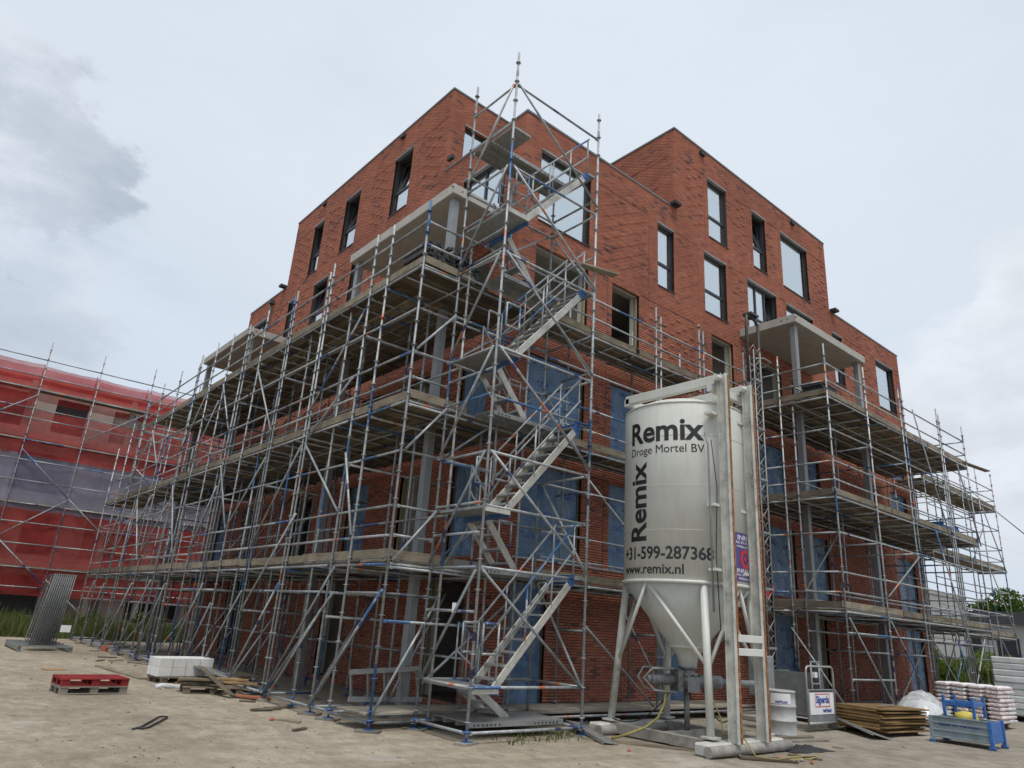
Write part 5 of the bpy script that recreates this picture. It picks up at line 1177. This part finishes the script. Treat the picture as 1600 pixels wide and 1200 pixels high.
solid('blue_crate', MB().box((0, 0, .2), (1.6, .8, .4)).box((-.7, 0, .45), (.06, .8, .1)).box((.7, 0, .45), (.06, .8, .1)), 'blue_paint', 'long blue steel crate on the middle deck of the balcony scaffold', 'crate', (28.3, 9.5, DZ[1]+.08), None, .01)
solid('barrier_board', MB().box((0, 0, .1), (.7, .03, .2)), 'sign_red', 'red barrier board leaning on the lowest deck by the hoist', 'barrier', (18.6, 10.7, DZ[0]+.35), None, 0, (R(8), R(-20), R(10)))
b = MB(); 
for k in range(28): a_ = 2*math.pi*k/28; b.v.append((0, 0, 0)) if False else None
b.path([(.34*math.cos(2*math.pi*k/28), 0, .36+.34*math.sin(2*math.pi*k/28)) for k in range(20)], .02, 8); solid('hose_loop', b, 'black', 'black hose hoop standing on the lowest balcony scaffold deck', 'hose', (19.5, 9.0, DZ[0]+.08))

# ================================================================== VEGETATION AND FAR BACKGROUND
def blades(x0, x1, y0, y1, n, h0, h1, material, name, dens=None):
    x = rng.uniform(x0, x1, n); y = rng.uniform(y0, y1, n); h = rng.uniform(h0, h1, n)*(.55+.45*np.sin(x*1.1+np.sin(y*1.7))*np.sin(y*.9+x*.35)+.25*rng.random(n))+.05
    if dens is not None: k = rng.random(n) < dens(x, y); x, y, h = x[k], y[k], h[k]; n = len(x)
    a = rng.uniform(0, 6.28, n); w_ = rng.uniform(.008, .022, n); l = rng.uniform(.05, .45, n)*h; b = rng.uniform(0, 6.28, n)
    V = np.stack([np.stack([x-w_*np.cos(a), y-w_*np.sin(a), 0*x+G-.02], 1), np.stack([x+w_*np.cos(a), y+w_*np.sin(a), 0*x+G-.02], 1),
                  np.stack([x+.5*l*np.cos(b)+.6*w_*np.cos(a), y+.5*l*np.sin(b)+.6*w_*np.sin(a), G+h*.6], 1), np.stack([x+.5*l*np.cos(b)-.6*w_*np.cos(a), y+.5*l*np.sin(b)-.6*w_*np.sin(a), G+h*.6], 1), np.stack([x+l*np.cos(b), y+l*np.sin(b), G+h], 1)], 1).reshape(-1, 3)
    i = np.arange(n)[:, None]*5; f = [list(q) for q in (i+np.array([0, 1, 2, 3])).tolist()]+[list(q) for q in (i+np.array([3, 2, 4])).tolist()]
    me = bpy.data.meshes.new(name); me.from_pydata(V.tolist(), [], f); me.materials.append(MATS[material]); o = link(name, me); o['kind'] = 'stuff'; o['label'] = {'grass': 'tall green grass growing along the foot of the netted block', 'weeds': 'small weeds sprouting under the stair tower', 'meadow': 'green grass beyond the far end of the building'}[name]; o['category'] = 'grass'; return o
blades(-8, 16, 37.0, 41.7, 26000, .35, 1.25, 'grass', 'grass'); blades(8.1, 10.0, 9.3, 10.2, 260, .03, .14, 'grass', 'weeds', lambda x, y: .5+.5*np.sin(x*5)*np.sin(y*7)); blades(34, 70, 13, 40, 22000, .2, .7, 'grass', 'meadow')
def leafy(name, label, cat, loc, rad, n, ls, material, group=None, trunk=None):
    t_ = thing(name, label, cat, loc, group); c = np.array([loc[0], loc[1], loc[2]+(trunk or 0)+rad[2]*.9])
    m = max(6, n//110); cc = rng.normal(size=(m, 3)); cc /= np.linalg.norm(cc, axis=1)[:, None]; cc *= rng.uniform(.25, .95, (m, 1)); cr = rng.uniform(.18, .42, m)
    k = rng.integers(0, m, n); d = rng.normal(size=(n, 3)); d /= np.linalg.norm(d, axis=1)[:, None]; p = c+(cc[k]+d*cr[k][:, None]*rng.uniform(.5, 1, (n, 1)))*np.array(rad)
    p[:, 2] = np.maximum(p[:, 2], loc[2]+.02)
    a = rng.normal(size=(n, 3)); a /= np.linalg.norm(a, axis=1)[:, None]; b = np.cross(a, rng.normal(size=(n, 3))); b /= np.linalg.norm(b, axis=1)[:, None]; s = rng.uniform(.6, 1.3, (n, 1))*ls
    V = np.stack([p-a*s, p+b*s*.5, p+a*s, p-b*s*.5], 1).reshape(-1, 3)-np.array(loc)
    me = bpy.data.meshes.new('crown'); me.from_pydata(V.tolist(), [], (np.arange(n)[:, None]*4+np.array([0, 1, 2, 3])).tolist()); me.materials.append(MATS[material]); link('crown', me, t_, loc)
    tr = MB(); top = Vector((loc[0], loc[1], loc[2]+(trunk or .1)+rad[2])); tr.tube(loc, top, .05*max(rad), 8, .02*max(rad))
    for q in range(5): v = cc[q]*np.array(rad)*.8+c; tr.tube(Vector(loc).lerp(top, .5+.08*q), Vector(v), .018*max(rad), 6, .006*max(rad))
    part('trunk', tr, 'bark', t_)
    return t_
for k, (x, y, h_) in enumerate(((1.0, 40.6, 1.0), (2.9, 40.2, 1.35), (5.0, 40.9, .8), (-1.2, 40.4, .9), (8.0, 40.6, .8), (10.5, 40.2, .9))):
    leafy('bush', ('yellow flowering shrub', 'leafy shrub taller than its neighbours', 'low round shrub', 'spreading green shrub', 'low shrub behind the stored fence panels', 'dense shrub behind the left scaffold')[k]+' at the foot of the red netting', 'shrub', (x, y, G), (.9, .7, h_*.7), 1500, .07, 'leaves' if k else 'hedge_leaf')
for k in range(6): leafy('hedge_bush', 'yellow green hedge bush beyond the far scaffold', 'hedge', (41.5+k*2.4, 14.6+.9*(k % 2), G), (1.6, 1.3, 1.15), 2200, .10, 'hedge_leaf', 'hedge beyond the far scaffold')
for k, (x, y, s_) in enumerate(((96, 26, 4.5), (104, 23.5, 5.0), (90, 33, 4.2), (112, 26, 5.5))): leafy('tree', ('round tree beyond the dark roof of the grey house', 'broad tree furthest beyond the grey house', 'tree behind the pale site cabin', 'tall tree at the back beyond the grey house')[k], 'tree', (x, y, G), (s_, s_, s_*.8), 4500, .28, 'leaves', None, 2.2)
# grey house and site cabins far right
HX, HY = 62, 13.0
GH = thing('grey_house', 'low dark grey house with flat roof beyond the scaffold end', 'house', (HX, HY, G))
part('wall', MB().bb(HX, HX+12, HY, HY+14, G, 4.2), 'panel_grey', GH); part('roof', MB().bb(HX-.5, HX+12.5, HY-.6, HY+14.5, 4.2, 5.0), 'roof_dark', GH)
for y in (14.2, 16.6, 19.0, 21.6): w_ = part('window', MB().bb(HX-.03, HX+.02, y, y+1.4, 1.0, 3.2), 'dark_frame', GH)
part('door', MB().bb(HX-.03, HX+.02, 24, 25.1, G, 2.4), 'dark_frame', GH)
SC = thing('site_cabin', 'pale grey stacked site cabin behind the far scaffold', 'cabin', (50, 16.5, G))
for k in range(2):
    z = G+k*2.75; part('cabin_module', MB().bb(48, 54, 17.2, 23, z+.02, z+2.7), 'panel_grey', SC, bevel=.03)
    for y in (18.0, 20.4): part('window', MB().bb(47.96, 48.0, y, y+1.1, z+1.0, z+2.0), 'dark_frame', SC)
    part('cabin_frame', MB().bb(47.95, 54.05, 17.14, 17.2, z+2.55, z+2.72).bb(47.95, 54.05, 17.14, 17.2, z, z+.15), 'concrete', SC)
# offcuts and crumbs trodden along the scaffold foot
for k in range(26):
    y = random.uniform(11.5, 30); x = XO-random.uniform(.15, 1.1) if k < 16 else random.uniform(7.0, 9.2)
    if k >= 20: x, y = random.uniform(10.2, 16.5), random.uniform(6.2, 10.2)
    L0 = random.uniform(.15, .7); o = link('timber_offcut', _tc.setdefault(('off', k % 5), MB().box((0, 0, .016), (.2+.12*(k % 5), .05+.02*(k % 3), .03)).mesh('timber_offcut', 'board' if k % 2 else 'toe_wood', bevel=.003)), None, (x, y, G+.002)); o.rotation_euler = (0, 0, random.uniform(0, 3.1))
    tag(o, 'short grey timber offcut trodden into the dirt ' + ('in front of the left scaffold foot' if k < 16 else 'under the left scaffold' if k < 20 else 'on the mud round the silo'), 'offcut', 'timber offcuts on the ground')
for k in range(22):
    x, y = (XO-random.uniform(.1, 1.6), random.uniform(11, 28)) if k < 14 else (random.uniform(9.5, 15), random.uniform(6.0, 9.5))
    o = link('brick_chip', _tc.setdefault(('chip', k % 4), MB().box((0, 0, .02), (.05+.025*(k % 4), .05, .045)).mesh('brick_chip', ('clay', 'concrete_dirty')[k % 2], bevel=.01)), None, (x, y, G)); o.rotation_euler = (random.uniform(-.3, .3), random.uniform(-.3, .3), random.uniform(0, 3))
    tag(o, ('orange brick chip' if k % 2 == 0 else 'grey mortar lump') + (' in front of the left scaffold' if k < 14 else ' on the mud near the silo'), 'rubble', 'rubble chips on the ground')
# pebbles and crumbs on the sand
n = 5200; d_ = rng.uniform(0, 1, n)**1.6*26+5.5; a_ = rng.uniform(R(14), R(92), n); px_, py_ = d_*np.cos(a_), d_*np.sin(a_); s = rng.gamma(2.0, .0045, n)+.003
octa = np.array([(1, 0, 0), (0, 1, 0), (-1, 0, 0), (0, -1, 0), (0, 0, .8), (0, 0, -.8)]); of = np.array([(0, 1, 4), (1, 2, 4), (2, 3, 4), (3, 0, 4), (1, 0, 5), (2, 1, 5), (3, 2, 5), (0, 3, 5)])
ok = (px_ < 9.6) | (py_ < 11.8); px_, py_, s = px_[ok], py_[ok], s[ok]; n = len(s)
jit = octa[None]*rng.uniform(.6, 1.3, (n, 6, 1))*s[:, None, None]; an = rng.uniform(0, 6.28, n); c_, s2 = np.cos(an)[:, None], np.sin(an)[:, None]
X_ = jit[..., 0]*c_-jit[..., 1]*s2+px_[:, None]; Y_ = jit[..., 0]*s2+jit[..., 1]*c_+py_[:, None]; Z_ = jit[..., 2]*.7+ground_h(px_, py_)[:, None]+.2*s[:, None]
me = bpy.data.meshes.new('pebbles'); me.from_pydata(np.stack([X_, Y_, Z_], -1).reshape(-1, 3).tolist(), [], (np.arange(n)[:, None, None]*6+of[None]).reshape(-1, 3).tolist()); me.materials.append(MATS['stone']); o = link('pebbles', me); o['kind'] = 'stuff'; o['label'] = 'loose pebbles and crumbs scattered over the sandy yard'; o['category'] = 'gravel'
